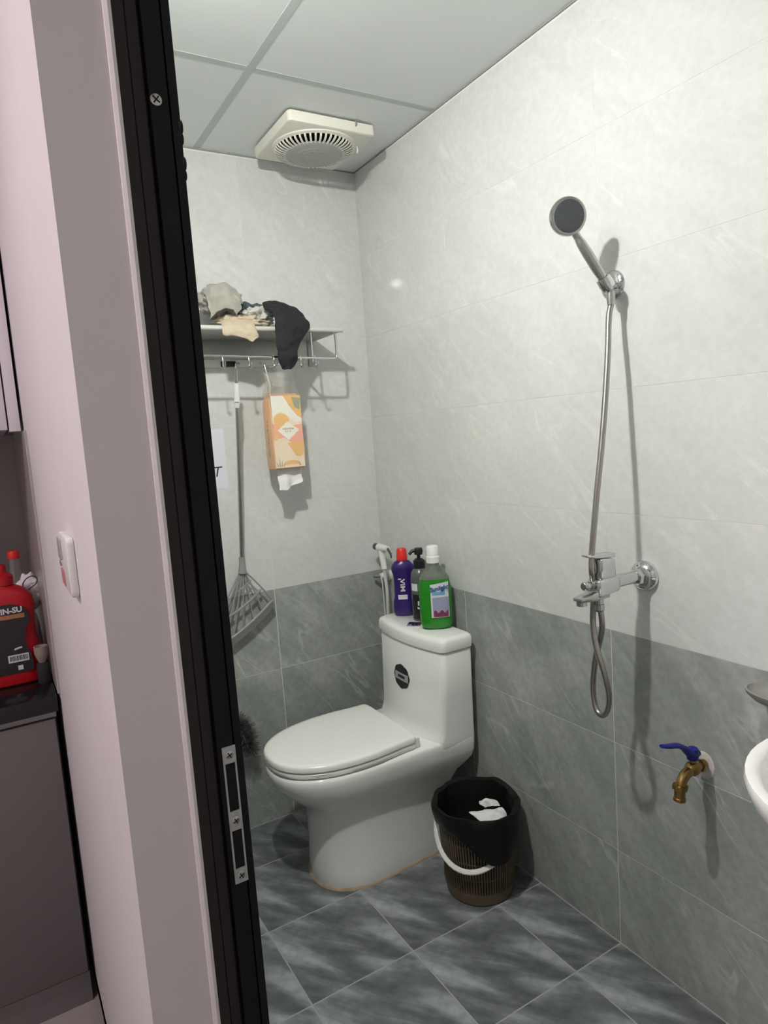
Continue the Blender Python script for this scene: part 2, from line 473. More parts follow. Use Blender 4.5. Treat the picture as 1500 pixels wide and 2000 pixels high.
ROWS = [0.0] + [ZB - .6, ZB - .3, ZB] + [ZB + .3 * k for k in range(1, 6)] + [H + .004]
def tile_wall(parent, u_cuts, place, rotz, rows=ROWS, gh=0.0022):
    for r in range(len(rows) - 1):
        z0, z1 = rows[r], rows[r + 1]
        if z1 - z0 < 0.015: continue
        mt = 'tile_dark' if z1 <= ZB + .001 else 'tile_light'
        gr = 0.0016 if mt == 'tile_light' else GV
        for c in range(len(u_cuts) - 1):
            u0, u1 = u_cuts[c], u_cuts[c + 1]
            put_tile(u1 - u0 - gr, z1 - z0 - gr * .8, mt, place((u0 + u1) / 2, (z0 + z1) / 2), rotz, parent)
tile_wall(wall_b, cuts(XL, -0.001, -0.4621, 0.604), lambda u, z: (u, 0.006, z), 0)
tile_wall(wall_r, [-c for c in cuts(0.001, -YF, 0.5364, 0.604)][::-1], lambda u, z: (0.006, u, z), -pi / 2)
tile_wall(wall_f, cuts(XL, -0.001, -0.4621, 0.604), lambda u, z: (u, YF - .006, z), pi)
tile_wall(wall_l, cuts(JY + .03, -0.001, -0.5364, 0.604), lambda u, z: (XL - .006, u, z), pi / 2)

# floor tiles, 30 cm, joints found on the floor
fx = cuts(XL + .004, -0.003, -0.17, 0.302)
fy = cuts(YF + .004, -0.003, -0.235, 0.302)
ftm = {}
for i in range(len(fx) - 1):
    for j in range(len(fy) - 1):
        w_, d_ = fx[i + 1] - fx[i] - .003, fy[j + 1] - fy[j] - .003
        full = w_ > .29 and d_ > .29
        k = ('f', round(w_, 3), round(d_, 3), i if not full else 0, j if not full else 0)
        if k not in ftm:
            # mesh coordinates run from the full tile's own corner so that a cut tile keeps its print
            ox = fx[i] if fx[i + 1] - fx[i] > .29 or i > 0 else fx[i + 1] - .302
            oy = fy[j] if fy[j + 1] - fy[j] > .29 or j > 0 else fy[j + 1] - .302
            mb = MB()
            x0, y0 = fx[i] - ox + .0015, fy[j] - oy + .0015
            x1, y1 = x0 + w_, y0 + d_
            b_ = .001
            mb.rings([[(x0, y0, -.006), (x1, y0, -.006), (x1, y1, -.006), (x0, y1, -.006)], [(x0, y0, -b_), (x1, y0, -b_), (x1, y1, -b_), (x0, y1, -b_)],
                      [(x0 + b_, y0 + b_, 0), (x1 - b_, y0 + b_, 0), (x1 - b_, y1 - b_, 0), (x0 + b_, y1 - b_, 0)]])
            o = mb.build('tile', 'tile_floor', smooth=None)
            ftm[k] = (o.data, ox - fx[i], oy - fy[j])
        else:
            o = bpy.data.objects.new('tile', ftm[k][0]); COL.objects.link(o)
        o.location = (fx[i] + ftm[k][1], fy[j] + ftm[k][2], 0)
        attach(o, floor)

# hung ceiling: slab, lay-in panels, bars
ceil = struct(MB().box(XL - .004, 0.006, YF - .004, 0.006, H + .03, H + .12).build('ceiling', 'ceiling', smooth=None), 'hung ceiling of pale square panels between slim bars')
cx = [XL, -0.594, -0.0]
cy = [YF, -2.33, -1.727, -1.1235, -0.52, 0.0]
for i in range(2):
    for j in range(5):
        MB().box(cx[i], cx[i + 1], cy[j], cy[j + 1], H + .002, H + .012).build('panel', 'ceiling', ceil, smooth=None)
bw = .012
MB().box(-.594 - bw, -.594 + bw, YF, 0, H + .0014, H + .003).build('bar', 'tbar', ceil, smooth=None, bevel=.001)
for y in cy[1:-1]:
    MB().box(XL, -.594 - bw, y - bw, y + bw, H + .0014, H + .003).build('bar', 'tbar', ceil, smooth=None, bevel=.001)
    MB().box(-.594 + bw, 0, y - bw, y + bw, H + .0014, H + .003).build('bar', 'tbar', ceil, smooth=None, bevel=.001)
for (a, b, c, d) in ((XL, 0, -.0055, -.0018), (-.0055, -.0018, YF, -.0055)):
    MB().box(a, b, c, d, H - .002, H + .003).build('gap_shadow_strip', 'gap_shadow_grey', ceil, smooth=None)  # dark strip painting the shadow of the gap between ceiling and walls

# ------------------------------------------------------------------ the kitchen side shell
struct(MB().box(KX, XO, KY, KB, KF - .08, KF).build('floor', 'kitchen_floor', smooth=None), 'kitchen floor')
struct(MB().box(KX, XL - .006, KY, KB + .1, KH, KH + .1).build('ceiling', 'paint', smooth=None), 'kitchen ceiling')
struct(MB().box(KX, XO, KB, KB + .1, KF - .04, KH).build('wall_kitchen', 'splash', smooth=None), 'grey kitchen wall behind the worktop')
struct(MB().box(KX - .1, KX, KY, KB + .1, KF - .04, KH).build('wall_side', 'paint', smooth=None), 'kitchen side wall')
struct(MB().box(KX, XL - .006, KY - .1, KY, KF - .04, KH).build('wall_rear', 'paint', smooth=None), 'kitchen rear wall')
struct(MB().box(XO - .006, XO, -.46, KB, .812, 1.468).build('trim_1', 'splash', smooth=None, bevel=.001), 'grey side panel above the worktop')
struct(MB().prism([(-1.149, JY + .002), (-1.1485, JY - .004), (-1.1445, JY - .0065), (-1.1405, JY - .005), (-1.1395, JY + .002)], 'z', KF, DT).build('trim_2', 'plaster'), 'plaster bead along the door frame')

# ------------------------------------------------------------------ door frame with its lock strike
def frame_profile():
    y = JY
    return [(-1.140, y + .03), (-1.140, y - .001), (-1.1272, y - .001), (-1.1266, y + .002), (-1.1256, y + .002), (-1.1250, y + .0005), (-1.1125, y + .0015), (-1.1115, y + .010), (-1.1085, y + .010),
            (-1.1078, y + .03)]
def stop_profile():
    y = JY
    return [(-1.1085, y + .03), (-1.1085, y - .004), (-1.0885, y - .004), (-1.0878, y + .004), (-1.0866, y + .004), (-1.0860, y - .005), (-1.0775, y - .006), (-1.0765, y + .03)]
door = MB().prism(frame_profile(), 'z', KF, DT).box(-1.140, -1.1085, NY, NY + .03, KF, DT).box(-1.140, -1.1085, NY + .03, JY, DT - .03, DT).build('door_1', 'frame_brown', smooth=None)
struct(door, 'dark brown metal door frame with a black stop')
# black stop, solid behind the strike plate holes
stop = MB().prism(stop_profile(), 'z', KF, DT).box(-1.1085, -1.0765, NY, NY + .03, KF, DT).box(-1.1085, -1.0765, NY + .03, JY, DT - .03, DT).build('stop', 'frame_black', door, smooth=None)
# strike plate: two slots, screw lands
sp = MB()
yp0, yp1 = JY - .0060, JY - .0042
sx0, sx1 = -1.1035, -1.0865
zz = [(.838, .858), (.910, .936), (1.000, 1.022)]
for a, b in zz:
    sp.box(sx0, sx1, yp0, yp1, a, b)
for a, b in ((.858, .910), (.936, 1.000)):
    sp.box(sx0, sx0 + .0022, yp0, yp1, a, b); sp.box(sx1 - .0022, sx1, yp0, yp1, a, b)
plate = sp.build('strike_plate', 'strike', door, smooth=None)
plate['label'] = 'steel strike plate with two slots'
for a, b in ((.858, .910), (.936, 1.000)):
    MB().box(sx0 + .0022, sx1 - .0022, JY - .0046, JY - .0041, a, b).build('slot_shade', 'hollow_shade', plate, smooth=None)  # near-black fill stands for the shade inside the hole
def screw(x, y, z, r, parent, ang=.5):
    s = MB().lathe((x, y, z), (0, -1, 0), [(r, 0), (r, .0006), (r * .8, .0013), (0, .0015)], 16).build('screw', 'steel', parent)
    c, d = cos(ang) * r * .75, sin(ang) * r * .75
    MB().tube([(x - c, y - .0015, z - d), (x + c, y - .0015, z + d)], r * .13, 6).build('cross_slot', 'hollow_shade', s)
    MB().tube([(x + d, y - .0015, z - c), (x - d, y - .0015, z + c)], r * .13, 6).build('cross_slot', 'hollow_shade', s)
for z in (.848, .923, 1.011):
    screw(-1.095, yp0, z, .0052, plate)
screw(-1.1022, JY - .004, 1.790, .0065, door, .9)
# chipped lumps on the inner lip
for z, r in ((1.765, .0042), (1.752, .0034), (1.725, .0040), (1.712, .003)):
    MB().sphere((-1.0772, JY - .004, z), r, 10, 8, (.7, .8, 2.0)).build('lip_dent', 'frame_black', door)

# ------------------------------------------------------------------ toilet
TY = -.400
def outline(xf, xr, a, hf, hr, rc=.03, n=20, e=2.3):
    """plan of the bowl: rounded front at xf, square back at xr"""
    pts = []
    for k in range(n + 1):
        t = -pi / 2 + pi * k / n
        ct, st = cos(t), sin(t)
        pts.append((xf + a - a * abs(ct) ** (2 / e), TY + hf * (1 if st > 0 else -1) * abs(st) ** (2 / e)))
    # now at +hf side, run back to the rear
    xs = xf + a
    for k in range(1, 6):
        t = k / 6; s_ = t * t * (3 - 2 * t)
        pts.append((xs + (xr - rc - xs) * t, TY + hf + (hr - hf) * s_))
    for k in range(6):
        t = pi / 2 * k / 5
        pts.append((xr - rc + rc * sin(t), TY + hr - rc + rc * cos(t)))
    for k in range(6):
        t = pi / 2 * k / 5
        pts.append((xr - rc + rc * cos(t), TY - hr + rc - rc * sin(t)))
    for k in range(1, 6):
        t = k / 6; s_ = t * t * (3 - 2 * t)
        pts.append((xr - rc + (xs - xr + rc) * t, TY - hr + (hr - hf) * s_))
    return pts
toilet = thing('toilet', (-.33, TY, 0), 'white one piece toilet with its lid closed, beside the brown bin', 'toilet')
lv = [  # z, front, rear, front semi axis, half width front, half width rear
    (0.000, -.562, -.12, .17, .138, .128), (0.012, -.565, -.12, .17, .140, .130), (0.05, -.563, -.12, .17, .136, .127), (0.14, -.560, -.115, .17, .130, .124),
    (0.21, -.562, -.10, .17, .129, .125), (0.245, -.572, -.085, .18, .133, .132), (0.275, -.596, -.07, .20, .146, .146), (0.30, -.624, -.050, .22, .160, .165), (0.325, -.650, -.036, .24, .172, .182),
    (0.350, -.668, -.031, .25, .180, .1885), (0.375, -.678, -.030, .26, .1835, .1903), (0.393, -.680, -.030, .26, .184, .1905), (0.401, -.676, -.030, .258, .180, .188), (0.404, -.668, -.032, .25, .172, .182)]
body = MB().rings([[(p[0], p[1], z) for p in outline(*r, .014)] for z, *r in [(l[0],) + l[1:] for l in lv]]).build('bowl', 'ceramic', toilet, smooth=60)
def tank_ring(xf, xr, hw, bow, z, rc=.022, n=14):
    pts = []
    # front edge, bowed, from -hw to +hw with rounded corners
    for k in range(6):
        t = pi / 2 * k / 5
        pts.append((xf + rc - rc * sin(t), TY - hw + rc - rc * cos(t)))
    for k in range(1, n):
        s_ = -1 + 2 * k / n
        pts.append((xf - bow * (1 - s_ * s_), TY + s_ * (hw - rc)))
    for k in range(6):
        t = pi / 2 * k / 5
        pts.append((xf + rc - rc * cos(t), TY + hw - rc + rc * sin(t)))
    for k in range(6):
        t = pi / 2 * k / 5
        pts.append((xr - .012 + .012 * sin(t), TY + hw - .012 + .012 * cos(t)))
    for k in range(6):
        t = pi / 2 * k / 5
        pts.append((xr - .012 + .012 * cos(t), TY - hw + .012 - .012 * sin(t)))
    return [(x, y, z) for x, y in pts]
tk = [tank_ring(-.172, -.0310, .1860, .020, .365), tank_ring(-.178, -.0301, .1898, .026, .384), tank_ring(-.180, -.0300, .1905, .030, .396), tank_ring(-.172, -.030, .1905, .026, .410), tank_ring(-.163, -.030, .190, .022, .44), tank_ring(-.157, -.030, .193, .022, .55), tank_ring(-.150, -.030, .196, .022, .694), tank_ring(-.148, -.031, .194, .022, .697)]
tank = MB().rings(tk).build('tank', 'ceramic', toilet, smooth=50)
tl = [tank_ring(-.150, -.032, .196, .022, .698), tank_ring(-.155, -.029, .201, .023, .701), tank_ring(-.156, -.028, .2025, .023, .712), tank_ring(-.155, -.028, .202, .023, .730), tank_ring(-.150, -.030, .198, .023, .740), tank_ring(-.138, -.036, .186, .022, .745)]
MB().rings(tl).build('tank_lid', 'ceramic', toilet, smooth=50)
but = MB().prism([(-.150, -.395), (-.118, -.362), (-.086, -.395), (-.118, -.428)], 'z', .744, .749).build('flush_button', 'chrome', toilet, bevel=.002)
# seat and lid
def seat_ring(dx, hw, z, xr=-.248):
    return [(p[0], p[1], z) for p in outline(-.680 + dx, xr, .27, hw, hw - .012, .012, 22, 2.3)]
MB().rings([seat_ring(.006, .176, .405), seat_ring(.002, .180, .408), seat_ring(.001, .181, .420), seat_ring(.004, .178, .4235)]).build('seat', 'seat', toilet, smooth=50)
MB().rings([seat_ring(.003, .179, .4255), seat_ring(-.001, .183, .428), seat_ring(-.002, .1835, .441), seat_ring(.003, .179, .4465), seat_ring(.014, .168, .448), seat_ring(.06, .12, .449)]).build('lid', 'seat', toilet, smooth=50)
for s in (-1, 1):
    MB().box(-.272, -.232, TY + s * .142 - .022, TY + s * .142 + .022, .404, .438).build('hinge', 'seat', toilet, bevel=.005)
# stained sealant where the foot meets the floor
MB().rings([[(p[0], p[1], 0.0004) for p in outline(-.569, -.114, .172, .1445, .134)], [(p[0], p[1], .005) for p in outline(-.567, -.115, .171, .1425, .132)], [(p[0], p[1], .007) for p in outline(-.565, -.115, .171, .141, .131)]]).build('sealant', 'sealant', toilet)
# sticker on the tank
def scallop(cy, cz, ry, rz, n=80):
    out = []
    for k in range(n):
        a = 2 * pi * k / n
        r = 1 + .06 * abs(cos(4 * a)) - .03
        out.append((cy + ry * r * cos(a), cz + rz * r * sin(a)))
    return out
def on_tank(y, z):
    t = (z - .44) / (.694 - .44)
    xf = -.163 + t * .013; hw = .190 + t * .006
    s_ = max(-1, min(1, (y - TY) / (hw - .022)))
    return xf - .022 * (1 - s_ * s_)
SY, SZ = -.386, .574
ring = [(y, z) for y, z in scallop(SY, SZ, .049, .041)]
stk = MB()
stk.rings([[(on_tank(y, z) - .0003, y, z) for y, z in ring], [(on_tank(y, z) - .0010, y, z) for y, z in ring]])
stk = stk.build('sticker', 'sticker_black', toilet, smooth=30)
band = [(SY + .043 - k * .086 / 12, SZ + .012) for k in range(13)] + [(SY - .043 + k * .086 / 12, SZ - .014) for k in range(13)]
MB().rings([[(on_tank(y, z) - .0009, y, z) for y, z in band], [(on_tank(y, z) - .0014, y, z) for y, z in band]]).build('band', 'sticker_grey', stk)
bar_ = [(SY + .022 - k * .044 / 12, SZ + .004 + .0012 * (k % 2)) for k in range(13)] + [(SY - .022 + k * .044 / 12, SZ - .006 + .0012 * (k % 2)) for k in range(13)]
MB().rings([[(on_tank(y, z) - .0013, y, z) for y, z in bar_], [(on_tank(y, z) - .0017, y, z) for y, z in bar_]]).build('print', 'ink', stk)

# ------------------------------------------------------------------ waste bin
BC = (-.155, -.735)
bin_ = thing('waste_bin', (BC[0], BC[1], 0), 'brown slatted plastic waste bin with white handle, next to the toilet', 'bin')
def circ(r, z, n=48, jit=None):
    return [(BC[0] + r * cos(2 * pi * k / n), BC[1] + r * sin(2 * pi * k / n), z if jit is None else z + jit(k)) for k in range(n)]
def br(z): return .103 + (z / .27) * .019
MB().rings([circ(.098, .0), circ(.103, .004), circ(br(.035), .035), circ(br(.035) - .003, .036), circ(.095, .006)]).build('base', 'basket', bin_)
MB().rings([circ(br(.235), .235), circ(br(.262) + .003, .262), circ(br(.27) + .004, .268), circ(br(.27) - .002, .27), circ(br(.235) - .003, .235)], False, False).build('rim', 'basket', bin_)
sl = MB()
ns_ = 84
for k in range(ns_):
    a = 2 * pi * k / ns_
    da = 2 * pi / ns_ * .28
    rg = []
    for z in (.033, .236):
        r = br(z)
        rg.append([(BC[0] + q * cos(a + b), BC[1] + q * sin(a + b), z) for q, b in ((r, -da), (r, da), (r - .003, da), (r - .003, -da))])
    sl.rings(rg)
slo = sl.build('slats', 'basket', bin_, smooth=None); slo['kind'] = 'stuff'
for z in (.083, .135, .187):
    r = br(z) - .001
    MB().rings([circ(r, z - .002), circ(r, z + .002), circ(r - .003, z + .002), circ(r - .003, z - .002), circ(r, z - .002)], False, False).build('hoop', 'basket', bin_)
# handle: white bail swung down on the side of the door
ha = []
d1 = Vector((-.84, -.56, 0)).normalized(); d2 = Vector((-d1.y, d1.x, 0))
for k in range(25):
    t = pi * k / 24
    s_ = cos(t); q = sin(t)
    drop = .112 * q
    r = .127 * math.sqrt(max(0, 1 - .0 * s_ * s_))
    p = Vector((BC[0], BC[1], .238)) + d2 * s_ * .127 + d1 * (q * .120 + .010 * q) + Vector((0, 0, -drop))
    ha.append(p)
hb = MB()
rg = []
for i, p in enumerate(ha):
    t = (ha[min(i + 1, 24)] - ha[max(i - 1, 0)]).normalized()
    o_ = (d1 * .6 + Vector((0, 0, -.8)))
    o_ = (o_ - t * o_.dot(t)).normalized(); n_ = t.cross(o_)
    rg.append([p + o_ * a * .0075 + n_ * b * .0035 for a, b in ((1, 0), (.7, .8), (0, 1), (-.7, .8), (-1, 0), (-.7, -.8), (0, -1), (.7, -.8))])
hb.rings(rg)
hd = hb.build('handle', 'white_plastic', bin_)
# black liner folded over the rim
bag = MB()
def nz(a, z, s, seed=0): return noise.noise(Vector((cos(a) * s + seed, sin(a) * s, z * 9 + seed)))
rings = []
N = 96
def bring(r, z, ar, az, seed):
    return [(BC[0] + (r + ar * nz(2 * pi * k / N, z, 3.5, seed)) * cos(2 * pi * k / N), BC[1] + (r + ar * nz(2 * pi * k / N, z, 3.5, seed)) * sin(2 * pi * k / N), z + az * nz(2 * pi * k / N, 0, 1.6, seed + 3)) for k in range(N)]
def flap(f, r):
    out = []
    for k in range(N):
        a = 2 * pi * k / N
        da = (a - 4.46 + pi) % (2 * pi) - pi
        bell = math.exp(-(da / (.55 if da < 0 else .85)) ** 2)
        lo = .232 - .084 * bell + .010 * nz(a, 0, 4.0, 3)
        z = lo + (.246 - lo) * f
        rr = r + .012 * bell * (1 - .4 * f) + .005 * nz(a, z, 3.5, 1)
        out.append((BC[0] + rr * cos(a), BC[1] + rr * sin(a), z))
    return out
rings += [flap(0, .1285), flap(.35, .1295), flap(.7, .131), bring(.134, .255, .006, .012, 2), bring(.134, .270, .006, .010, 2.2), bring(.129, .280, .006, .010, 2.4), bring(.117, .276, .005, .010, 2.6),
          bring(.112, .255, .006, .006, 3), bring(.106, .22, .009, .006, 4), bring(.098, .17, .016, .006, 5), bring(.080, .150, .02, .02, 6), bring(.04, .150, .01, .03, 7), bring(.004, .150, .0, .0, 7)]
bag.rings(rings, False, True)
bago = bag.build('bin_liner', 'bag', None, smooth=50, solid=.0008)
tag(bago, 'black plastic bag lining the slatted waste bin, folded over its rim', 'bag')
# crumpled tissues in it
def crumple(name, c, sx, sy, sz, seed, material, amp=.35, freq=3.0, n=4, rot=0.0, floor_z=None):
    bm = bmesh.new()
    bmesh.ops.create_icosphere(bm, subdivisions=n, radius=1.0)
    rm = Matrix.Rotation(rot, 3, 'Z')
    for v in bm.verts:
        p = v.co.copy()
        d = 1 + amp * noise.ridged_multi_fractal(p * freq * .5 + Vector((seed, seed * 2, 0)), 1.0, 2.0, 3, 1.0, 2.0) * .6 - amp * .5 + amp * .5 * noise.noise(p * freq + Vector((seed, 0, seed)))
        q = rm @ Vector((p.x * sx * d, p.y * sy * d, p.z * sz * d))
        v.co = Vector(c) + q
        if floor_z is not None and v.co.z < floor_z: v.co.z = floor_z + .0005
    me = bpy.data.meshes.new(name); bm.to_mesh(me); bm.free()
    for p in me.polygons: p.use_smooth = True
    o = bpy.data.objects.new(name, me); COL.objects.link(o); me.materials.append(M[material])
    return o
def sheet(name, rows, material, parent=None, solid=.001, sub=1, wob=0.0, seed=0, k=5, freq=38.0):
    """rows of control points -> smooth folded sheet with fine creases"""
    rows = [catmull([Vector(p) for p in r], [0] * len(r), k)[0] for r in rows]
    cols = [catmull([r[j] for r in rows], [0] * len(rows), k)[0] for j in range(len(rows[0]))]
    n = len(cols[0])
    vs = []
    for c in cols:
        for p in c:
            q = p * freq
            d = Vector((noise.noise(q + Vector((seed, 0, 0))), noise.noise(q + Vector((0, seed, 5))), noise.noise(q + Vector((9, 0, seed)))))
            e = Vector((noise.noise(q * 2.3 + Vector((seed, 1, 0))), noise.noise(q * 2.3 + Vector((2, seed, 5))), noise.noise(q * 2.3 + Vector((9, 3, seed)))))
            vs.append(tuple(p + d * wob + e * wob * .45))
    fs = [(i * n + j, i * n + j + 1, (i + 1) * n + j + 1, (i + 1) * n + j) for i in range(len(cols) - 1) for j in range(n - 1)]
    mb = MB(); mb.add(vs, fs)
    return mb.build(name, material, parent, solid=solid, sub=sub, smooth=80)
bx, by = BC
tag(sheet('paper_tissue', [[(bx - .015, by + .02, .235), (bx + .02, by + .005, .232), (bx + .055, by + .00, .226), (bx + .085, by - .02, .232)],
                           [(bx - .01, by - .005, .226), (bx + .015, by - .02, .236), (bx + .05, by - .03, .238), (bx + .075, by - .045, .226)],
                           [(bx + .004, by - .04, .218), (bx + .02, by - .048, .222), (bx + .045, by - .06, .226), (bx + .06, by - .065, .214)],
                           [(bx + .012, by - .07, .205), (bx + .025, by - .075, .206), (bx + .04, by - .078, .206), (bx + .05, by - .08, .200)]], 'paper', None, .0012, 1, .006, 2),
    'larger crumpled white tissue lying open on the bin bag', 'tissue')
tag(sheet('paper_tissue', [[(bx + .045, by + .045, .232), (bx + .06, by + .03, .246), (bx + .085, by + .012, .238)],
                           [(bx + .035, by + .028, .236), (bx + .055, by + .012, .256), (bx + .082, by - .005, .242)],
                           [(bx + .04, by + .01, .226), (bx + .06, by - .004, .238), (bx + .078, by - .016, .232)]], 'paper', None, .0012, 1, .006, 6),
    'smaller folded scrap of tissue on top of the open one in the bin', 'tissue')

# ------------------------------------------------------------------ shower
HD = Vector((-.150, -1.185, 1.846))      # centre of the shower head
HB = Vector((-.052, -1.212, 1.688))      # foot of the handle
hold = thing('shower_holder', (0, -1.185, 1.705), 'chrome wall bracket that carries the hand shower', 'holder')
MB().lathe((-.0, -1.180, 1.708), (-1, 0, 0), [(.0, 0), (.034, 0), (.034, .004), (.031, .008), (.018, .012), (.0, .0125)], 36).build('wall_plate', 'chrome', hold)
MB().tube([(-.010, -1.180, 1.708), (-.030, -1.195, 1.704), (-.046, -1.208, 1.700)], [.010, .010, .012], 16).build('arm', 'chrome', hold)
ax = (HD - HB).normalized()
MB().lathe(HB + ax * .006, ax, [(.0105, 0), (.0165, 0), (.0175, .012), (.0165, .026), (.0115, .026), (.0105, 0)], 28).build('cup', 'chrome', hold)
MB().sphere((-.007, -1.180, 1.733), .0028, 10, 8).build('screw', 'black_plastic', hold)
hs = thing('hand_shower', HB, 'chrome hand shower with dark spray face resting in its bracket', 'shower')
hn = Vector((-.27, -.89, -.36)); hn = (hn - ax * hn.dot(ax) * .9).normalized()
he = HD - ax * .036 - hn * .008
MB().tube([HB, HB + ax * .03, HB + (he - HB) * .35, HB + (he - HB) * .62, HB + (he - HB) * .80, HB + (he - HB) * .90, he + ax * .012], [.0085, .0095, .0115, .0118, .0108, .0085, .0088], 20, smooth=4).build('handle', 'chrome_dull', hs)
MB().lathe(HD - hn * .016, hn, [(0, 0), (.018, .0005), (.033, .005), (.0405, .014), (.0415, .022), (.040, .0265), (.0375, .0275)], 48).build('head', 'chrome_dull', hs)
fc = MB().lathe(HD + hn * .0115, hn, [(.0345, 0), (.0340, .0012), (0, .0016)], 48).build('spray_face', 'nozzle', hs)
fc['label'] = 'dark grey rubber spray face'
u1 = hn.orthogonal().normalized(); u2 = hn.cross(u1)
nzl = MB()
for r, c in ((.009, 6), (.018, 12), (.027, 18), (.0315, 24)):
    for k in range(c):
        a = 2 * pi * k / c
        p = HD + hn * .0128 + (u1 * cos(a) + u2 * sin(a)) * r
        nzl.tube([p, p + hn * .0012], [.0009, .0006], 6)
nzl.build('nozzles', 'nozzle', fc, smooth=None)

FY = -1.246   # faucet line
fa = thing('shower_faucet', (0, FY, 1.026), 'chrome single lever shower faucet on the wall', 'faucet')
MB().lathe((0, FY - .004, 1.024), (-1, 0, 0), [(0, 0), (.036, 0), (.0365, .006), (.035, .012), (.028, .020), (.021, .024), (.0, .024)], 36).build('flange', 'chrome', fa)
MB().lathe((-.020, FY - .003, 1.025), (-1, 0, 0), [(.0, 0), (.0195, 0), (.0195, .018), (.017, .021), (0, .021)], 6).build('nut', 'chrome', fa)
MB().tube([(-.036, FY - .002, 1.026), (-.060, FY - .001, 1.026), (-.118, FY, 1.026)], [.0135, .0155, .0155], 24).build('arm', 'chrome', fa)
fb = MB()
fb.rings([[(x, FY + y, z) for x, y, z in [(-.105, -.018, 1.008), (-.105, .018, 1.008), (-.178, .018, 1.000), (-.178, -.018, 1.000)]],
          [(x, FY + y, z) for x, y, z in [(-.107, -.0195, 1.044), (-.107, .0195, 1.044), (-.176, .0195, 1.042), (-.176, -.0195, 1.042)]]])
fb.build('body', 'chrome', fa, bevel=.006, bseg=3)
MB().rings([[(x, FY + y, z) for x, y, z in [(-.116, -.017, 1.040), (-.116, .017, 1.040), (-.168, .017, 1.040), (-.168, -.017, 1.040)]],
            [(x, FY + y, z) for x, y, z in [(-.120, -.0185, 1.086), (-.120, .0185, 1.086), (-.166, .0185, 1.090), (-.166, -.0185, 1.090)]]]).build('cartridge', 'chrome', fa, bevel=.006, bseg=3)
MB().rings([[(x, FY + y, z) for x, y, z in [(-.114, -.013, 1.086), (-.114, .013, 1.086), (-.114, .013, 1.096), (-.114, -.013, 1.096)]],
            [(x, FY + y, z) for x, y, z in [(-.170, -.014, 1.091), (-.170, .014, 1.091), (-.170, .014, 1.099), (-.170, -.014, 1.099)]],
            [(x, FY + y, z) for x, y, z in [(-.200, -.010, 1.097), (-.200, .010, 1.097), (-.200, .010, 1.102), (-.200, -.010, 1.102)]]]).build('lever', 'chrome', fa, bevel=.002)
MB().rings([[(x, FY + y, z) for x, y, z in [(-.140, -.017, .998), (-.140, .017, .998), (-.140, .017, 1.018), (-.140, -.017, 1.018)]],
            [(x, FY + y, z) for x, y, z in [(-.185, -.016, .996), (-.185, .016, .996), (-.185, .016, 1.014), (-.185, -.016, 1.014)]],
            [(x, FY + y, z) for x, y, z in [(-.228, -.013, 1.000), (-.228, .013, 1.000), (-.228, .013, 1.009), (-.228, -.013, 1.009)]]]).build('spout', 'chrome_dull', fa, bevel=.003)
MB().lathe((-.214, FY, 1.003), (0, 0, -1), [(0, 0), (.0115, 0), (.0115, .013), (.009, .014), (.0, .012)], 20).build('aerator', 'chrome_dull', fa)
MB().lathe((-.176, FY + .004, 1.030), (-1, 0, 0), [(0, 0), (.007, 0), (.007, .012), (.0105, .013), (.0105, .024), (.008, .027), (0, .027)], 20).build('diverter_knob', 'chrome_dull', fa)
MB().lathe((-.158, FY, 1.000), (0, 0, -1), [(0, 0), (.0095, 0), (.0095, .016), (.0115, .017), (.0115, .030), (.008, .034), (0, .034)], 20).build('outlet', 'chrome_dull', fa)

Cw = Vector((-1.3172, -2.2855, 1.3983))
def px(u, v, X=None, Y=None, Z=None):
    """point where the sight line of photo pixel (u, v) meets a plane of the room"""
    a, b = (u - 750) / 1308.994, (v - 1000) / 1308.994
    d = Vector([CR[0][i] * a + CR[1][i] * b + CR[2][i] for i in range(3)])
    for i, q in enumerate((X, Y, Z)):
        if q is not None:
            return Cw + d * ((q - Cw[i]) / d[i])
hp = [(1161, 1162, -.158), (1159, 1180, -.159), (1158, 1215, -.160), (1162, 1250, -.164), (1169, 1280, -.166), (1180, 1316, -.164), (1189, 1356, -.160), (1187, 1384, -.157), (1177, 1397, -.155),
      (1164, 1384, -.153), (1158, 1350, -.150), (1160, 1310, -.147), (1165, 1276, -.145), (1173, 1244, -.143), (1176, 1220, -.143), (1172, 1190, -.145), (1163, 1160, -.150)]
# behind the faucet body and up to the bracket
hpts = [px(u, v, X=x) for u, v, x in hp]
hpts += [px(1156, 1120, X=-.178), px(1156, 1080, X=-.172), px(1160, 1030, X=-.165), px(1166, 960, X=-.150), px(1175, 870, X=-.125), px(1182, 780, X=-.10), px(1187, 690, X=-.078), px(1189, 620, X=-.060)]
hpts += [HB + Vector((.004, 0, -.028)), HB - ax * .006]
hos = thing('shower_hose', (hpts[0].x, hpts[0].y, hpts[0].z), 'brown tinted steel shower hose twisted into a hanging loop', 'hose')
MB().tube(hpts, .0068, 12, smooth=6).build('tube', 'hose', hos)
MB().lathe(HB - ax * .004, (0, 0, -1), [(0, 0), (.0090, 0), (.0098, .014), (.0082, .03), (0, .03)], 18).build('end_nut', 'chrome_dull', hos)
MB().lathe(hpts[0] + Vector((0, 0, .012)), (0, 0, -1), [(0, 0), (.0098, 0), (.0098, .018), (.008, .026), (0, .026)], 18).build('end_nut', 'chrome_dull', hos)

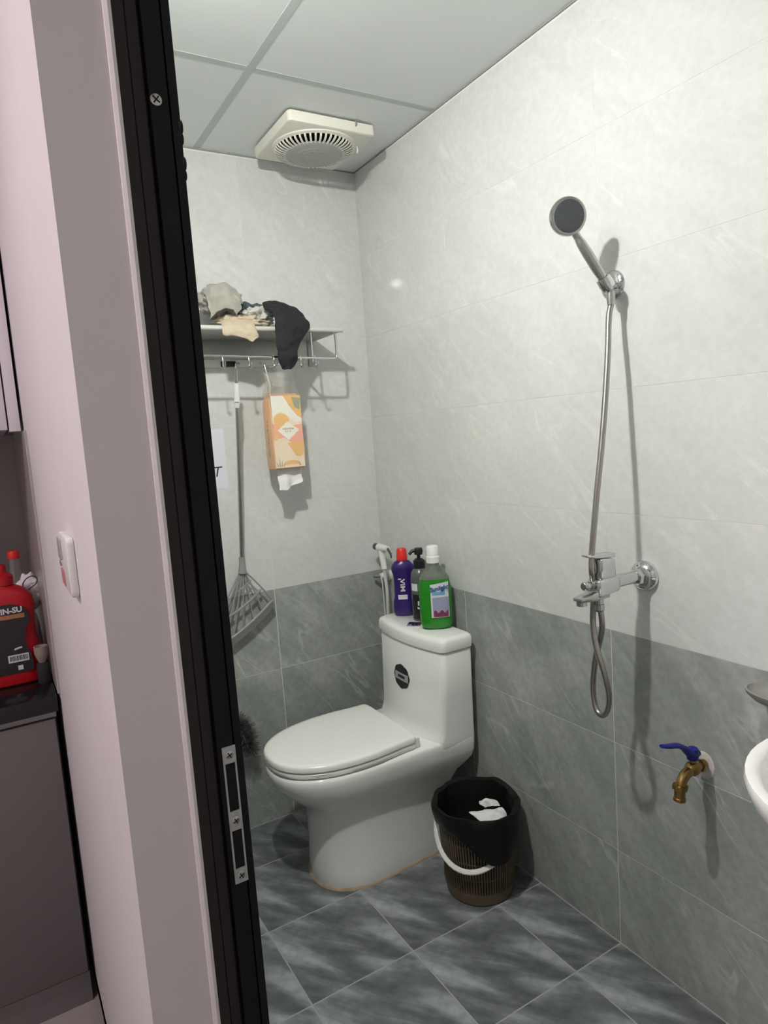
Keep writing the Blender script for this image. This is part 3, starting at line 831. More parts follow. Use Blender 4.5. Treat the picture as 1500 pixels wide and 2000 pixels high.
# ------------------------------------------------------------------ brass tap with blue lever
TYY = -1.400
tap = thing('wall_tap', (0, TYY, .607), 'small brass wall tap with a blue lever below the shower faucet', 'tap')
MB().lathe((0.0, TYY + .006, .607), (-1, 0, 0), [(0, 0), (.026, 0), (.025, .003), (.016, .0055), (0, .006)], 24, sx=1.25, up=(0, 0, 1)).build('cement_patch', 'limescale', tap)
MB().tube([(-.004, TYY + .004, .612), (-.040, TYY, .618)], [.0105, .0105], 16).build('inlet', 'brass', tap)
MB().lathe((-.016, TYY + .002, .614), (-1, 0, .15), [(0, 0), (.015, 0), (.015, .010), (0, .010)], 6).build('nut', 'brass', tap)
MB().sphere((-.052, TYY, .618), .0165, 18, 12, (1.15, 1, 1)).build('valve_body', 'brass', tap)
MB().tube([(-.060, TYY, .616), (-.078, TYY, .612), (-.092, TYY, .600), (-.098, TYY, .582)], [.0115, .0115, .0110, .0105], 18, smooth=4).build('spout', 'brass', tap)
MB().lathe((-.0965, TYY, .594), (-.1, 0, -1), [(0, 0), (.0165, 0), (.0165, .009), (.012, .011), (.0115, .028), (.0135, .029), (.0135, .035), (.0085, .038), (0, .036)], 8).build('hose_nut', 'brass', tap)
MB().cyl((-.052, TYY, .630), (-.052, TYY, .644), .007).build('stem', 'brass', tap)
lev = MB()
lp = [(-.036, TYY, .650), (-.052, TYY, .652), (-.066, TYY, .660), (-.084, TYY + .001, .676), (-.104, TYY + .002, .686), (-.130, TYY + .003, .692), (-.150, TYY + .004, .698)]
lw = [.010, .0135, .012, .0105, .0095, .008, .006]
lt = [.008, .010, .009, .006, .0055, .005, .004]
P_, W_ = catmull([Vector(p) for p in lp], lw, 4); _, T_ = catmull([Vector(p) for p in lp], lt, 4)
rg = []
for i, p in enumerate(P_):
    t = (P_[min(i + 1, len(P_) - 1)] - P_[max(i - 1, 0)]).normalized(); s_ = Vector((0, 1, 0)); n_ = t.cross(s_).normalized()
    rg.append([p + s_ * cos(a) * W_[i] + n_ * sin(a) * T_[i] for a in [2 * pi * k / 14 for k in range(14)]])
lv_ = lev.rings(rg).build('lever', 'blue_lever', tap); lv_['label'] = 'blue vinyl coated lever'
MB().lathe((-.052, TYY, .640), (0, 0, 1), [(0, 0), (.012, 0), (.0135, .010), (.012, .024), (.008, .027), (0, .027)], 18).build('lever_hub', 'blue_lever', tap)

# ------------------------------------------------------------------ washbasin and soap dish at the right
WB = (-.24, -1.872)
basin = thing('washbasin', (0, WB[1], .70), 'white ceramic wall washbasin beside the brass tap', 'sink')
def el(rx, ry, z, dx=0.0, n=48, back=-.002):
    return [(min(back, WB[0] + dx + rx * cos(2 * pi * k / n)), WB[1] + ry * sin(2 * pi * k / n), z) for k in range(n)]
MB().rings([el(.07, .06, .66, .12), el(.13, .12, .69, .06), el(.185, .175, .75, .02), el(.208, .198, .81), el(.215, .205, .835), el(.212, .202, .843), el(.200, .190, .845), el(.190, .180, .838), el(.175, .165, .79, .0), el(.13, .125, .735), el(.03, .03, .715), el(.022, .022, .70)]).build('bowl', 'ceramic', basin, smooth=60)
MB().box(-.12, -.001, WB[1] - .16, WB[1] + .16, .76, .845).build('rear_deck', 'ceramic', basin, bevel=.012, bseg=3)
MB().lathe((WB[0], WB[1], .7155), (0, 0, 1), [(0, 0), (.024, 0), (.024, .003), (.016, .003), (0, .001)], 24).build('drain', 'chrome', basin)
MB().tube([(-.055, WB[1], .845), (-.055, WB[1], .93), (-.075, WB[1], .955), (-.13, WB[1], .95), (-.155, WB[1], .925)], [.016, .015, .013, .011, .010], 16, smooth=4).build('spout', 'chrome', basin)
MB().tube([(WB[0] + .05, WB[1], .70), (WB[0] + .05, WB[1], .50), (WB[0] + .12, WB[1], .46), (-.002, WB[1], .46)], .016, 14, smooth=3).build('waste_pipe', 'white_plastic', basin)
dish = thing('soap_dish', (0, -1.56, .84), 'smoky oval soap dish on the wall above the washbasin', 'soap dish')
def de(rx, ry, z, n=32):
    return [(-.052 + rx * cos(2 * pi * k / n), -1.595 + ry * sin(2 * pi * k / n), z) for k in range(n)]
MB().rings([de(.034, .056, .830), de(.046, .068, .842), de(.048, .070, .850), de(.044, .066, .850), de(.040, .062, .842), de(.030, .052, .837)]).build('tray', 'stone_dish', dish)
MB().box(-.03, -.0005, -1.615, -1.575, .828, .846).build('bracket', 'stone_dish', dish, bevel=.003)

# ------------------------------------------------------------------ exhaust fan on the ceiling
FX0, FX1, FY0, FY1 = -.425, -.128, -.375, -.080
fcx, fcy = (FX0 + FX1) / 2, (FY0 + FY1) / 2
fan = thing('exhaust_fan', (fcx, fcy, H), 'square ivory exhaust fan with round dusty grille on the ceiling', 'fan')
fr = rrect(FX0, FX1, FY0, FY1, .014)
fi = rrect(FX0 + .004, FX1 - .004, FY0 + .004, FY1 - .004, .012)
MB().rings([[(x, y, H - .0042) for x, y in fr], [(x, y, H - .0335) for x, y in fr], [(x, y, H - .036) for x, y in fi]]).build('housing', 'fan_ivory', fan, smooth=35)
RG = .126
z0 = H - .036
ringb = MB().lathe((fcx, fcy, z0), (0, 0, -1), [(RG + .010, 0), (RG + .010, .003), (RG + .003, .008), (RG, .008), (RG, 0), (RG + .010, 0)], 64).build('collar', 'fan_ivory', fan)
MB().lathe((fcx, fcy, z0 + .001), (0, 0, -1), [(RG, 0), (RG - .002, .002), (0, .003)], 48).build('shaded_throat', 'hollow_shade', fan)
for k in range(48):
    a = 2 * pi * k / 48
    d = Vector((cos(a), sin(a), 0)); s_ = Vector((-sin(a), cos(a), 0)); c_ = Vector((fcx, fcy, z0))
    path = [(RG + .002, .004), (RG - .004, .013), (RG - .016, .019), (RG - .034, .0225)]
    rg = []
    for r, h in path:
        p = c_ + d * r + Vector((0, 0, -h))
        rg.append([p + s_ * .0030, p + s_ * .0030 + Vector((0, 0, -.002)) + d * .002, p - s_ * .0030 + Vector((0, 0, -.002)) + d * .002, p - s_ * .0030])
    MB().rings(rg).build('rib', 'fan_ivory', fan, smooth=None)
MB().lathe((fcx, fcy, z0), (0, 0, -1), [(RG - .030, .019), (RG - .028, .0235), (RG - .045, .0262), (0, .0275)], 64).build('dome', 'fan_dust', fan)
for rr in (.040, .058, .074, .086):
    n = 48
    MB().tube([(fcx + rr * cos(2 * pi * k / n), fcy + rr * sin(2 * pi * k / n), z0 - .0272 + (rr / .09) ** 2 * .003) for k in range(n + 1)], .0014, 6).build('ring', 'fan_dust', fan)
MB().tube([(-.198, FY0 + .004, H - .018), (-.198, FY0 - .003, H - .012), (-.198, FY0 - .003, H + .000)], [.003, .003, .002], 8).build('clip', 'steel', fan)
MB().tube([(-.148, -.285, z0), (-.145, -.285, z0 - .012), (-.149, -.288, z0 - .020)], .0025, 8).build('pull_switch', 'white_plastic', fan)
for dx in (0, .012):
    MB().lathe((-.166 + dx, -.180 - dx * .5, z0 + .0005), (0, 0, -1), [(0, 0), (.004, 0), (.004, .001), (0, .001)], 12).build('screw_hole', 'black_plastic', fan)

# ------------------------------------------------------------------ bulb on the doorway wall (out of the photograph)
lamp = thing('wall_lamp', (XL, -1.30, 2.318), 'lit bulb in a white holder high on the doorway wall', 'lamp')
MB().lathe((XL, -1.30, 2.318), (1, 0, 0), [(0, 0), (.032, 0), (.030, .010), (.018, .014), (.016, .030), (0, .030)], 24).build('holder', 'white_plastic', lamp)
bax = Vector((.20, .35, -.91)).normalized(); bcen = Vector((-1.000, -1.30, 2.318))
MB().tube([(XL + .02, -1.30, 2.318), bcen - bax * .02], [.012, .014], 16).build('neck', 'white_plastic', lamp)
MB().lathe(bcen, -bax, [(.0315, 0), (.0315, .004), (.026, .022), (.016, .034), (0, .036)], 28).build('bulb_base', 'white_plastic', lamp)
MB().lathe(bcen, bax, [(.036 * cos(radians(t)), .036 * sin(radians(t)) - .018) for t in range(30, 91, 6)], 28).build('bulb_dome', 'bulb', lamp)

# ------------------------------------------------------------------ shelf rack on the back wall
SZF = 1.755; SYF = -.205
rack = thing('towel_shelf', (-.45, 0, SZF), 'grey metal towel shelf with hooks under it', 'shelf')
MB().box(-.80, -.222, SYF, -.004, SZF, SZF + .012).build('platform', 'shelf_metal', rack, bevel=.003)
MB().box(-.80, -.209, SYF - .012, SYF, SZF - .001, SZF + .014).build('front_rail', 'rail', rack, bevel=.006, bseg=3)
MB().box(-.80, -.335, -.006, -.0005, 1.698, SZF).build('wall_board', 'shelf_metal', rack, bevel=.001)
MB().box(-.80, -.330, -.012, -.0005, 1.664, 1.690).build('wall_strip', 'white_plastic', rack, bevel=.002)
MB().box(-.585, -.532, -.018, -.012, 1.665, 1.684).build('black_clip', 'black_plastic', rack, bevel=.002)
for x in (-.52, -.44):
    MB().lathe((x, -.012, 1.677), (0, -1, 0), [(0, 0), (.004, 0), (.003, .002), (0, .002)], 12).build('screw', 'steel', rack)
BZ = 1.668
MB().tube([(-.80, SYF, BZ + .012), (-.250, SYF, BZ), (-.240, SYF, BZ + .004), (-.238, SYF, BZ + .014), (-.238, SYF, SZF - .016), (-.240, SYF, SZF - .004), (-.250, SYF, SZF)], .0042, 12).build('hook_bar', 'chrome', rack)
MB().tube([(-.330, SYF, SZF), (-.330, SYF, BZ), (-.330, SYF, BZ - .012)], .0034, 10).build('upright', 'chrome', rack)
MB().tube([(-.80, SYF, SZF - .002), (-.80, SYF, BZ + .012)], .0042, 10).build('upright', 'chrome', rack)
MB().tube([(-.80, -.004, BZ + .012), (-.80, SYF, BZ + .012)], .0042, 10).build('side_rod', 'chrome', rack)
MB().tube([(-.330, -.004, BZ + .016), (-.330, SYF, BZ + .002)], .0034, 10).build('side_rod', 'chrome', rack)
MB().box(-.252, -.228, -.007, -.0005, 1.665, SZF + .012).build('end_plate', 'shelf_metal', rack, bevel=.001)
for x in (-.64, -.555, -.47, -.375, -.322):
    MB().tube([(x, SYF, BZ + .010), (x, SYF - .005, BZ - .006), (x, SYF - .003, BZ - .022), (x, SYF - .012, BZ - .030), (x, SYF - .022, BZ - .024), (x, SYF - .025, BZ - .012)], .0022, 8, smooth=3).build('hook', 'chrome', rack)

# ------------------------------------------------------------------ clothes on the shelf
ZT = SZF + .013
def drape(name, rows, material, parent, wob=.006, seed=1, solid=.003):
    return sheet(name, rows, material, parent, solid, 1, wob, seed)
def prow(pts, Y):
    return [px(u, v, Y=Y + dy) for u, v, dy in pts]
# black cloth hanging over the front rail
rows = [
    prow([(512, 592, .06), (535, 590, .07), (560, 597, .08), (575, 606, .08)], SYF),
    prow([(516, 602, .03), (540, 592, .03), (570, 600, .03), (592, 616, .03)], SYF),
    prow([(530, 612, -.005), (548, 606, -.012), (576, 616, -.010), (606, 632, -.005)], SYF),
    prow([(536, 632, -.022), (556, 628, -.034), (580, 634, -.030), (606, 642, -.022)], SYF),
    prow([(537, 652, -.024), (556, 650, -.036), (574, 652, -.034), (596, 654, -.022)], SYF),
    prow([(540, 678, -.024), (556, 678, -.038), (570, 678, -.034), (584, 676, -.022)], SYF),
    prow([(544, 700, -.022), (556, 702, -.034), (570, 702, -.032), (580, 698, -.022)], SYF),
    prow([(551, 716, -.020), (558, 722, -.026), (567, 722, -.026), (575, 714, -.020)], SYF)]
tag(drape('black_garment', rows, 'cloth_black', None, .007, 3, .006), 'black cloth hanging over the front rail of the towel shelf', 'clothing')
# folded lower part of the same heap
g1 = crumple('grey_garment', px(428, 590, Y=-.12), .060, .052, .046, 3.2, 'cloth_grey', .55, 3.2, 5, .3, ZT)
tag(g1, 'crumpled grey beige garment piled highest on the towel shelf', 'clothing')
rows = [prow([(396, 565, .08), (410, 556, .07), (440, 554, .06), (462, 566, .05), (472, 580, .05)], SYF),
        prow([(402, 578, .02), (414, 562, .02), (440, 558, .02), (464, 574, .02), (474, 592, .03)], SYF),
        prow([(408, 600, .0), (420, 580, -.004), (440, 574, -.008), (462, 588, -.006), (470, 600, .0)], SYF),
        prow([(412, 622, -.006), (424, 606, -.012), (442, 604, -.014), (456, 610, -.010), (462, 616, -.004)], SYF)]
drape('collar', rows, 'cloth_grey', g1, .009, 8, .003)
g2 = crumple('cream_garment', px(470, 632, Y=-.15), .075, .045, .022, 7.7, 'cloth_beige', .6, 3.4, 5, .1, ZT)
rows = [prow([(432, 626, .02), (450, 622, .02), (470, 622, .02), (492, 626, .02)], SYF),
        prow([(434, 640, -.014), (452, 636, -.018), (474, 638, -.018), (500, 640, -.014)], SYF),
        prow([(436, 654, -.016), (456, 654, -.022), (480, 658, -.022), (506, 656, -.016)], SYF),
        prow([(470, 656, -.016), (482, 662, -.020), (492, 668, -.020), (504, 660, -.016)], SYF)]
tag(g2, 'flattened cream garment between the grey and the black clothes', 'clothing')
drape('sleeve', rows, 'cloth_beige', g2, .006, 5, .004)
g3 = crumple('white_garment', px(500, 622, Y=-.11), .055, .045, .030, 1.4, 'cloth_white', .7, 3.8, 5, .6, ZT)
tag(g3, 'crumpled off white garment lying behind the cream one', 'clothing')
g4 = crumple('dark_garment', px(492, 612, Y=-.085), .055, .03, .030, 9.1, 'cloth_teal', .6, 3.0, 5, -.2, ZT)
tag(g4, 'dark slate blue garment showing between the pale clothes', 'clothing')

# ------------------------------------------------------------------ hanging tissue pack
tp = thing('tissue_pack', (-.40, -.09, 1.31), 'orange and cream tissue pack hung upside down under the shelf', 'tissue pack')
PX0, PX1, PY0, PY1 = -.475, -.362, -.150, -.078
PZ0, PZ1 = 1.306, 1.560
# body: soft box, sides orange
def prr(z, sx=1.0, sy=1.0):
    cx_, cy_ = (PX0 + PX1) / 2, (PY0 + PY1) / 2
    hx, hy = (PX1 - PX0) / 2 * sx, (PY1 - PY0) / 2 * sy
    return [(x, y, z) for x, y in rrect(cx_ - hx, cx_ + hx, cy_ - hy, cy_ + hy, .006)]
MB().rings([prr(PZ0, .96, .9), prr(PZ0 + .006), prr(PZ0 + .10, 1.01, 1.04), prr(PZ1 - .03, 1.0, 1.0), prr(PZ1 - .006, .9, .8), prr(PZ1, .85, .6)]).build('wrap', 'tissue_orange', tp, smooth=50)
yf_ = PY0 - .0022
def front(poly, mname, k, name='print'):
    MB().prism([(x, z) for x, z in poly], 'y', yf_ - .0003 * k, yf_ + .003).build(name, mname, tp, smooth=None)
def U(s, t):  # 0..1 across the front from its left, 0..1 upward
    return (PX0 + .003 + (PX1 - PX0 - .006) * s, PZ0 + .004 + (PZ1 - PZ0 - .012) * t)
front([U(0, 0), U(1, 0), U(1, 1), U(0, 1)], 'tissue_cream', 0, 'front_panel')
def arc(cx_, cy_, rx, ry, a0, a1, n=14): return [U(cx_ + rx * cos(radians(a0 + (a1 - a0) * k / n)), cy_ + ry * sin(radians(a0 + (a1 - a0) * k / n))) for k in range(n + 1)]
front([U(0, .40), U(.35, .42), U(.55, .36), U(.75, .22), U(1, .20), U(1, .60), U(.6, .58), U(0, .62)], 'tissue_pink', 1)
front([U(.45, .34)] + arc(.82, .25, .20, .10, 200, 350) + [U(1, .36)], 'tissue_amber', 2)
front([U(0, .40)] + arc(.0, .48, .22, .10, -80, 20), 'tissue_amber', 2)
front(arc(.30, .66, .26, .10, 0, 340), 'tissue_amber', 2)
front([U(0, .72), U(.3, .78), U(.55, .70), U(.8, .62), U(1, .64), U(1, 1), U(0, 1)], 'tissue_white', 1)
front([U(.42, 1), U(.60, .86), U(.85, .72), U(1, .68), U(1, 1)], 'tissue_amber', 3)
front([U(.70, .98), U(.78, .84), U(.95, .80), U(1, .96)], 'leaf_print', 4)
front([U(.15, .52), U(.50, .38), U(.88, .52), U(.50, .64)], 'tissue_white', 3, 'diamond')
for i in range(8):
    x = .32 + i * .05
    front([U(x, .528), U(x + .035, .528), U(x + .03, .552 + .004 * (i % 3)), U(x + .004, .552)], 'leaf_print', 5)
for i in range(4):
    x = .40 + i * .06
    front([U(x, .50 - .012 * (i % 2)), U(x + .02, .49), U(x + .03, .515), U(x + .01, .52)], 'leaf_print', 5)
for i, (x, h, l_) in enumerate(((.04, .10, -.05), (.10, .13, .0), (.16, .11, .04), (.22, .08, .07))):
    front([U(x + .02, .02), U(x + .06, .02), U(x + l_ + .02, h)], 'leaf_print', 4, 'leaf')
front(arc(.55, .04, .30, .06, 0, 180), 'tissue_amber', 2)
front([U(.80, .02), U(.86, .02), U(.78, .07)], 'leaf_print', 4, 'leaf')
for i in range(9):   # small print on the side
    z = PZ0 + .045 + i * .014
    MB().box(PX0 - .0022, PX0 + .004, PY0 + .030, PY0 + .030 + (.006 if i % 3 else .010), z, z + .010).build('side_print', 'leaf_print', tp, smooth=None)
# clear film up to the hook
MB().rings([prr(PZ1 - .012, 1.02, 1.02), prr(PZ1 + .03, .86, .7), prr(PZ1 + .07, .9, .30), prr(PZ1 + .098, .95, .10)], False, False).build('film', 'film', tp, smooth=60)
MB().tube([((PX0 + PX1) / 2 - .03, PY0 + .04, PZ1 + .09), ((PX0 + PX1) / 2, PY0 + .02, PZ1 + .10), (-.47 + .06, SYF - .012 + .03, BZ - .028)], .0012, 6).build('tie', 'white_plastic', tp)
tis = sheet('tissue_sheet', [[(-0.459, -.118, PZ0 + .003), (-0.432, -.122, PZ0 + .003), (-0.402, -.116, PZ0 + .003), (-0.372, -.118, PZ0 + .003)],
                             [(-0.458, -.120, PZ0 - .025), (-0.430, -.127, PZ0 - .025), (-0.400, -.116, PZ0 - .024), (-0.370, -.122, PZ0 - .02)],
                             [(-0.456, -.122, PZ0 - .05), (-0.428, -.131, PZ0 - .05), (-0.398, -.116, PZ0 - .046), (-0.367, -.126, PZ0 - .040)],
                             [(-0.456, -.122, PZ0 - .076), (-0.427, -.130, PZ0 - .074), (-0.407, -.120, PZ0 - .062), (-0.368, -.128, PZ0 - .050)]], 'paper', tp, .0008, 1, .003, 4)

# ------------------------------------------------------------------ broom hanging from the shelf
bm_ = thing('hand_rake', (-.58, -.03, .95), 'grey plastic fan rake with a long steel handle hung from the shelf', 'rake')
YB = -.035
top = Vector((-.592, SYF + .02, 1.640)); bot = Vector((-.583, YB, 1.000))
MB().tube([top, top + (bot - top) * .5, bot], [.0062, .0068, .0078], 14).build('handle', 'chrome_dull', bm_)
MB().tube([top + (bot - top) * .07, top + (bot - top) * .16], [.0085, .0105], 14).build('grip', 'white_plastic', bm_)
MB().tube([top + (bot - top) * .165, top + (bot - top) * .19], [.0105, .008], 14).build('collar', 'white_plastic', bm_)
MB().tube([top + (bot - top) * .07, top + (bot - top) * -.01, top + Vector((0, -.012, .014)), top + Vector((0, -.02, .004))], [.004, .003, .0025, .0025], 8, smooth=3).build('hanging_eye', 'chrome', bm_)
MB().tube([bot + (top - bot) * .015, bot + Vector((-.001, 0, -.022)), bot + Vector((-.003, 0, -.048))], [.0105, .0115, .0155], 16).build('ferrule', 'rake', bm_)
ftop = bot + Vector((-.003, 0, -.045))
A0, A1 = px(455, 1232, Y=YB), px(532, 1172, Y=YB)
A0 = A0 + (A0 - A1) * .75       # head goes on behind the door frame
def bow(t, sag):
    p = A0.lerp(A1, t); d = (A1 - A0).normalized(); nn = Vector((d.z, 0, -d.x))
    return p + Vector((0, 0, -sag * 4 * t * (1 - t)))
for k in range(8):
    t = k / 7
    e = bow(t, .022)
    st_ = ftop + Vector(((t - .5) * .022, 0, 0))
    mid = st_.lerp(e, .5) + Vector((0, -.004, .004))
    MB().tube([st_, mid, e], [.0032, .0028, .0030], 8, smooth=4).build('rib', 'rake', bm_)
MB().tube([ftop.lerp(bow(k / 12, .022), .60) + Vector((0, -.003, 0)) for k in range(13)], .0048, 8).build('cross_bar', 'rake', bm_)
MB().tube([ftop.lerp(bow(k / 12, .022), .27) + Vector((0, -.002, 0)) for k in range(13)], .003, 8).build('cross_bar', 'rake', bm_)
MB().tube([bow(k / 12, .022) for k in range(13)], .0055, 10).build('head_bar', 'rake', bm_)
dn = Vector((.25, 0, -1)).normalized()
MB().rings([[bow(k / 12, .022) + Vector((0, yy, 0)) + dn * q for yy, q in ((-.004, .002), (.004, .002), (.004, .024), (-.004, .024))] for k in range(13)]).build('blade', 'rubber', bm_, smooth=60)

# ------------------------------------------------------------------ notice paper on the wall
NB = px(446, 953, Y=0)
npz0 = NB.z; npx1 = NB.x
npo = MB().box(npx1 - .20, npx1, -.0032, -.0022, npz0, npz0 + .205).build('wall_notice', 'notice', None, smooth=None)
tag(npo, 'white notice paper taped behind the rake handle', 'notice')
lt_ = px(431, 922, Y=0)
text_part('lettering', 'T', .050, 'ink', npo, (lt_.x - .016, -.0035, lt_.z), (1, 0, 0), (0, 0, 1), .0002, shear=.25)

# ------------------------------------------------------------------ toilet brush on the back wall
tb = thing('toilet_brush', (-.65, -.05, .30), 'dark toilet brush hung head down on the grey tiles beside the toilet', 'brush')
bc = Vector((-.640, -.055, .380))
axb = Vector((-.30, 0, 1)).normalized()
MB().sphere(bc, .034, 16, 12, (.8, .8, 1.7)).build('core', 'brush_core', tb)
rb = random.Random(8)
bl = MB()
ub = axb.orthogonal().normalized(); vb = axb.cross(ub)
for i in range(900):
    h = rb.uniform(-.085, .085); a = rb.uniform(0, 2 * pi)
    R_ = .050 * math.sqrt(max(.05, 1 - (h / .095) ** 2)) * rb.uniform(.75, 1.08)
    if abs(h + .045) < .008: R_ *= .75
    d = (ub * cos(a) + vb * sin(a))
    p0 = bc + axb * h * .8; p1 = bc + axb * (h + rb.uniform(-.008, .008)) + d * R_
    sd = axb.cross(d) * .0006
    bl.add([p0 + sd, p0 - sd, p1 - sd, p1 + sd, p0 + axb * .001, p1 + axb * .001], [(0, 1, 2, 3), (0, 4, 5, 3), (1, 2, 5, 4)])
blo = bl.build('bristles', 'bristle', tb, smooth=None); blo['kind'] = 'stuff'
MB().tube([bc + axb * .02, bc + axb * .20, bc + axb * .27], [.006, .007, .008], 12).build('stick', 'nozzle', tb)
sb = bc + axb * .255
MB().tube([sb, Vector((sb.x, -.001, sb.z + .006))], .004, 8).build('wall_hook', 'steel', tb)

# ------------------------------------------------------------------ bidet sprayer in the corner
bs = thing('bidet_sprayer', (-.06, -.11, .90), 'white bidet sprayer with grey nozzle hanging in the corner behind the tank', 'sprayer')
XB = -.062
pA, pB, pC = px(733, 1067, X=XB), px(744, 1070, X=XB), px(757, 1072, X=XB)
pD = px(751, 1112, X=XB)
MB().tube([pA, pA.lerp(pB, .75)], [.0125, .0135], 18).build('nozzle', 'nozzle', bs)
MB().tube([pA.lerp(pB, .6), pB, pC], [.0145, .0150, .0105], 18).build('head', 'white_plastic', bs)
MB().tube([pB + Vector((0, -.004, -.004)), pB.lerp(pD, .4), pD], [.0125, .0120, .0105], 18, smooth=4).build('handle', 'white_plastic', bs)
MB().tube([pC, px(763, 1082, X=XB), px(764, 1090, X=XB)], [.005, .0042, .003], 10).build('trigger', 'nozzle', bs)
MB().tube([pD, px(753, 1128, X=-.055), px(757, 1165, X=-.045), px(758, 1200, X=-.035), px(759, 1260, X=-.022)], [.0072, .0065, .0065, .0065, .0065], 12, smooth=4).build('supply_hose', 'white_plastic', bs)
MB().tube([px(744, 1120, X=-.05), px(748, 1150, X=-.045), px(752, 1200, X=-.035), px(756, 1260, X=-.022)], .0022, 8, smooth=4).build('cord', 'white_plastic', bs)
bh = thing('sprayer_holder', (0, -.15, .87), 'round white wall rest under the bidet sprayer', 'holder')
hc = px(762, 1122, X=0)
MB().lathe((0, hc.y, hc.z), (-1, 0, 0), [(0, 0), (.023, 0), (.022, .010), (.013, .030), (.011, .044), (0, .046)], 24).build('cone', 'white_plastic', bh)
MB().tube([(-.040, hc.y, hc.z), (-.050, hc.y + .020, hc.z - .002), (-.056, hc.y + .030, hc.z - .002)], .0065, 10).build('fork', 'chrome_dull', bh)

# ------------------------------------------------------------------ bottles on the tank
LZ = .7455
def oval(c, rx, ry, z, rot=0.0, n=36, e=2.6):
    out = []
    for k in range(n):
        a = 2 * pi * k / n
        x = rx * (1 if cos(a) > 0 else -1) * abs(cos(a)) ** (2 / e); y = ry * (1 if sin(a) > 0 else -1) * abs(sin(a)) ** (2 / e)
        out.append((c[0] + x * cos(rot) - y * sin(rot), c[1] + x * sin(rot) + y * cos(rot), z))
    return out
def bottle_body(c, prof, rot, e=2.6):
    return MB().rings([oval(c, rx, ry, LZ + z, rot, 36, ee) for rx, ry, z, ee in [(p + (e,))[:4] for p in prof]])
# the bottles face the camera: width axis is the camera's right, seen from above
RD = math.atan2(-.5122, .8560)
def face(c, s, z, out):
    """point on the side turned to the room: s along the width, out from the axis"""
    r = Vector((cos(RD), sin(RD), 0)); f = Vector((sin(RD), -cos(RD), 0))
    return Vector((c[0], c[1], LZ + z)) + r * s + f * out
def label(name, mname, parent, c, s0, s1, z0, z1, rx, ry, lift, e=2.6, n=12, top=None):
    def out(s):
        q = min(.999, abs(s) / rx)
        return ry * (1 - q ** e) ** (1 / e) + lift
    a = [face(c, s0 + (s1 - s0) * k / n, z0, out(s0 + (s1 - s0) * k / n)) for k in range(n + 1)]
    b = [face(c, s0 + (s1 - s0) * k / n, z1 + (top(k / n) if top else 0), out(s0 + (s1 - s0) * k / n)) for k in range(n + 1)]
    mb = MB(); mb.add(a + b, [(k, k + 1, n + 2 + k, n + 1 + k) for k in range(n)])
    return mb.build(name, mname, parent, smooth=60)
# purple
PC = (-.068, -.262)
pb = thing('cleaner_bottle', (PC[0], PC[1], LZ), 'purple toilet cleaner bottle with a red cap on the tank', 'bottle')
bottle_body(PC, [(.030, .020, 0), (.0345, .023, .004), (.036, .024, .02), (.0355, .024, .045), (.0315, .022, .058), (.0305, .0215, .07), (.0305, .0215, .12), (.032, .022, .132), (.0355, .0235, .142), (.0365, .024, .152), (.034, .023, .163), (.024, .018, .174, 2.2), (.015, .015, .178, 2.0), (.0135, .0135, .181, 2.0)], RD).build('body', 'purple', pb)
MB().lathe((PC[0], PC[1], LZ + .178), (0, 0, 1), [(0, 0), (.0175, 0), (.0175, .008), (.0155, .034), (.013, .038), (0, .038)], 28).build('cap', 'red_cap', pb)
label('label', 'label_white', pb, PC, -.020, .010, .055, .070, .0330, .0228, .0012)
text_part('lettering', 'VIM', .020, 'label_white', pb, face(PC, -.004, .100, .0228), (0, 0, -1), Vector((cos(RD), sin(RD), 0)), .0003, bold=.0006, xs=1.25)
text_part('lettering', '-', .040, 'label_white', pb, face(PC, -.012, .124, .0228), Vector((cos(RD), sin(RD), 0)), (0, 0, 1), .0003)
# black pump bottle
QC = (-.058, -.358)
qb = thing('pump_bottle', (QC[0], QC[1], LZ), 'grey pump bottle with black pump between the purple and green bottles', 'bottle')
bottle_body(QC, [(.022, .022, 0, 2.0), (.026, .026, .004, 2.0), (.0265, .0265, .02, 2.0), (.0265, .0265, .120, 2.0), (.024, .024, .134, 2.0), (.016, .016, .145, 2.0), (.013, .013, .148, 2.0)], RD).build('body', 'pump_grey', qb)
MB().lathe((QC[0], QC[1], LZ + .145), (0, 0, 1), [(0, 0), (.0165, 0), (.0165, .020), (.010, .026), (.005, .027), (.0045, .040), (0, .040)], 24).build('pump_collar', 'black_plastic', qb)
MB().lathe((QC[0], QC[1], LZ + .182), (0, 0, 1), [(0, 0), (.011, 0), (.0125, .010), (.0105, .018), (0, .019)], 20).build('pump_head', 'black_plastic', qb)
MB().tube([Vector((QC[0], QC[1], LZ + .194)), face(QC, -.018, .193, .004), face(QC, -.026, .184, .006)], [.0055, .0048, .004], 10).build('spout', 'black_plastic', qb)
label('label', 'sticker_black', qb, QC, -.024, .018, .006, .075, .0265, .0265, .0006, 2.0)
text_part('lettering', '5', .030, 'label_white', qb, face(QC, -.006, .046, .0285), Vector((cos(RD), sin(RD), 0)), (0, 0, 1), .0003, bold=.0010)
label('bright_band', 'label_white', qb, QC, -.025, -.010, .085, .105, .0265, .0265, .0007, 2.0)
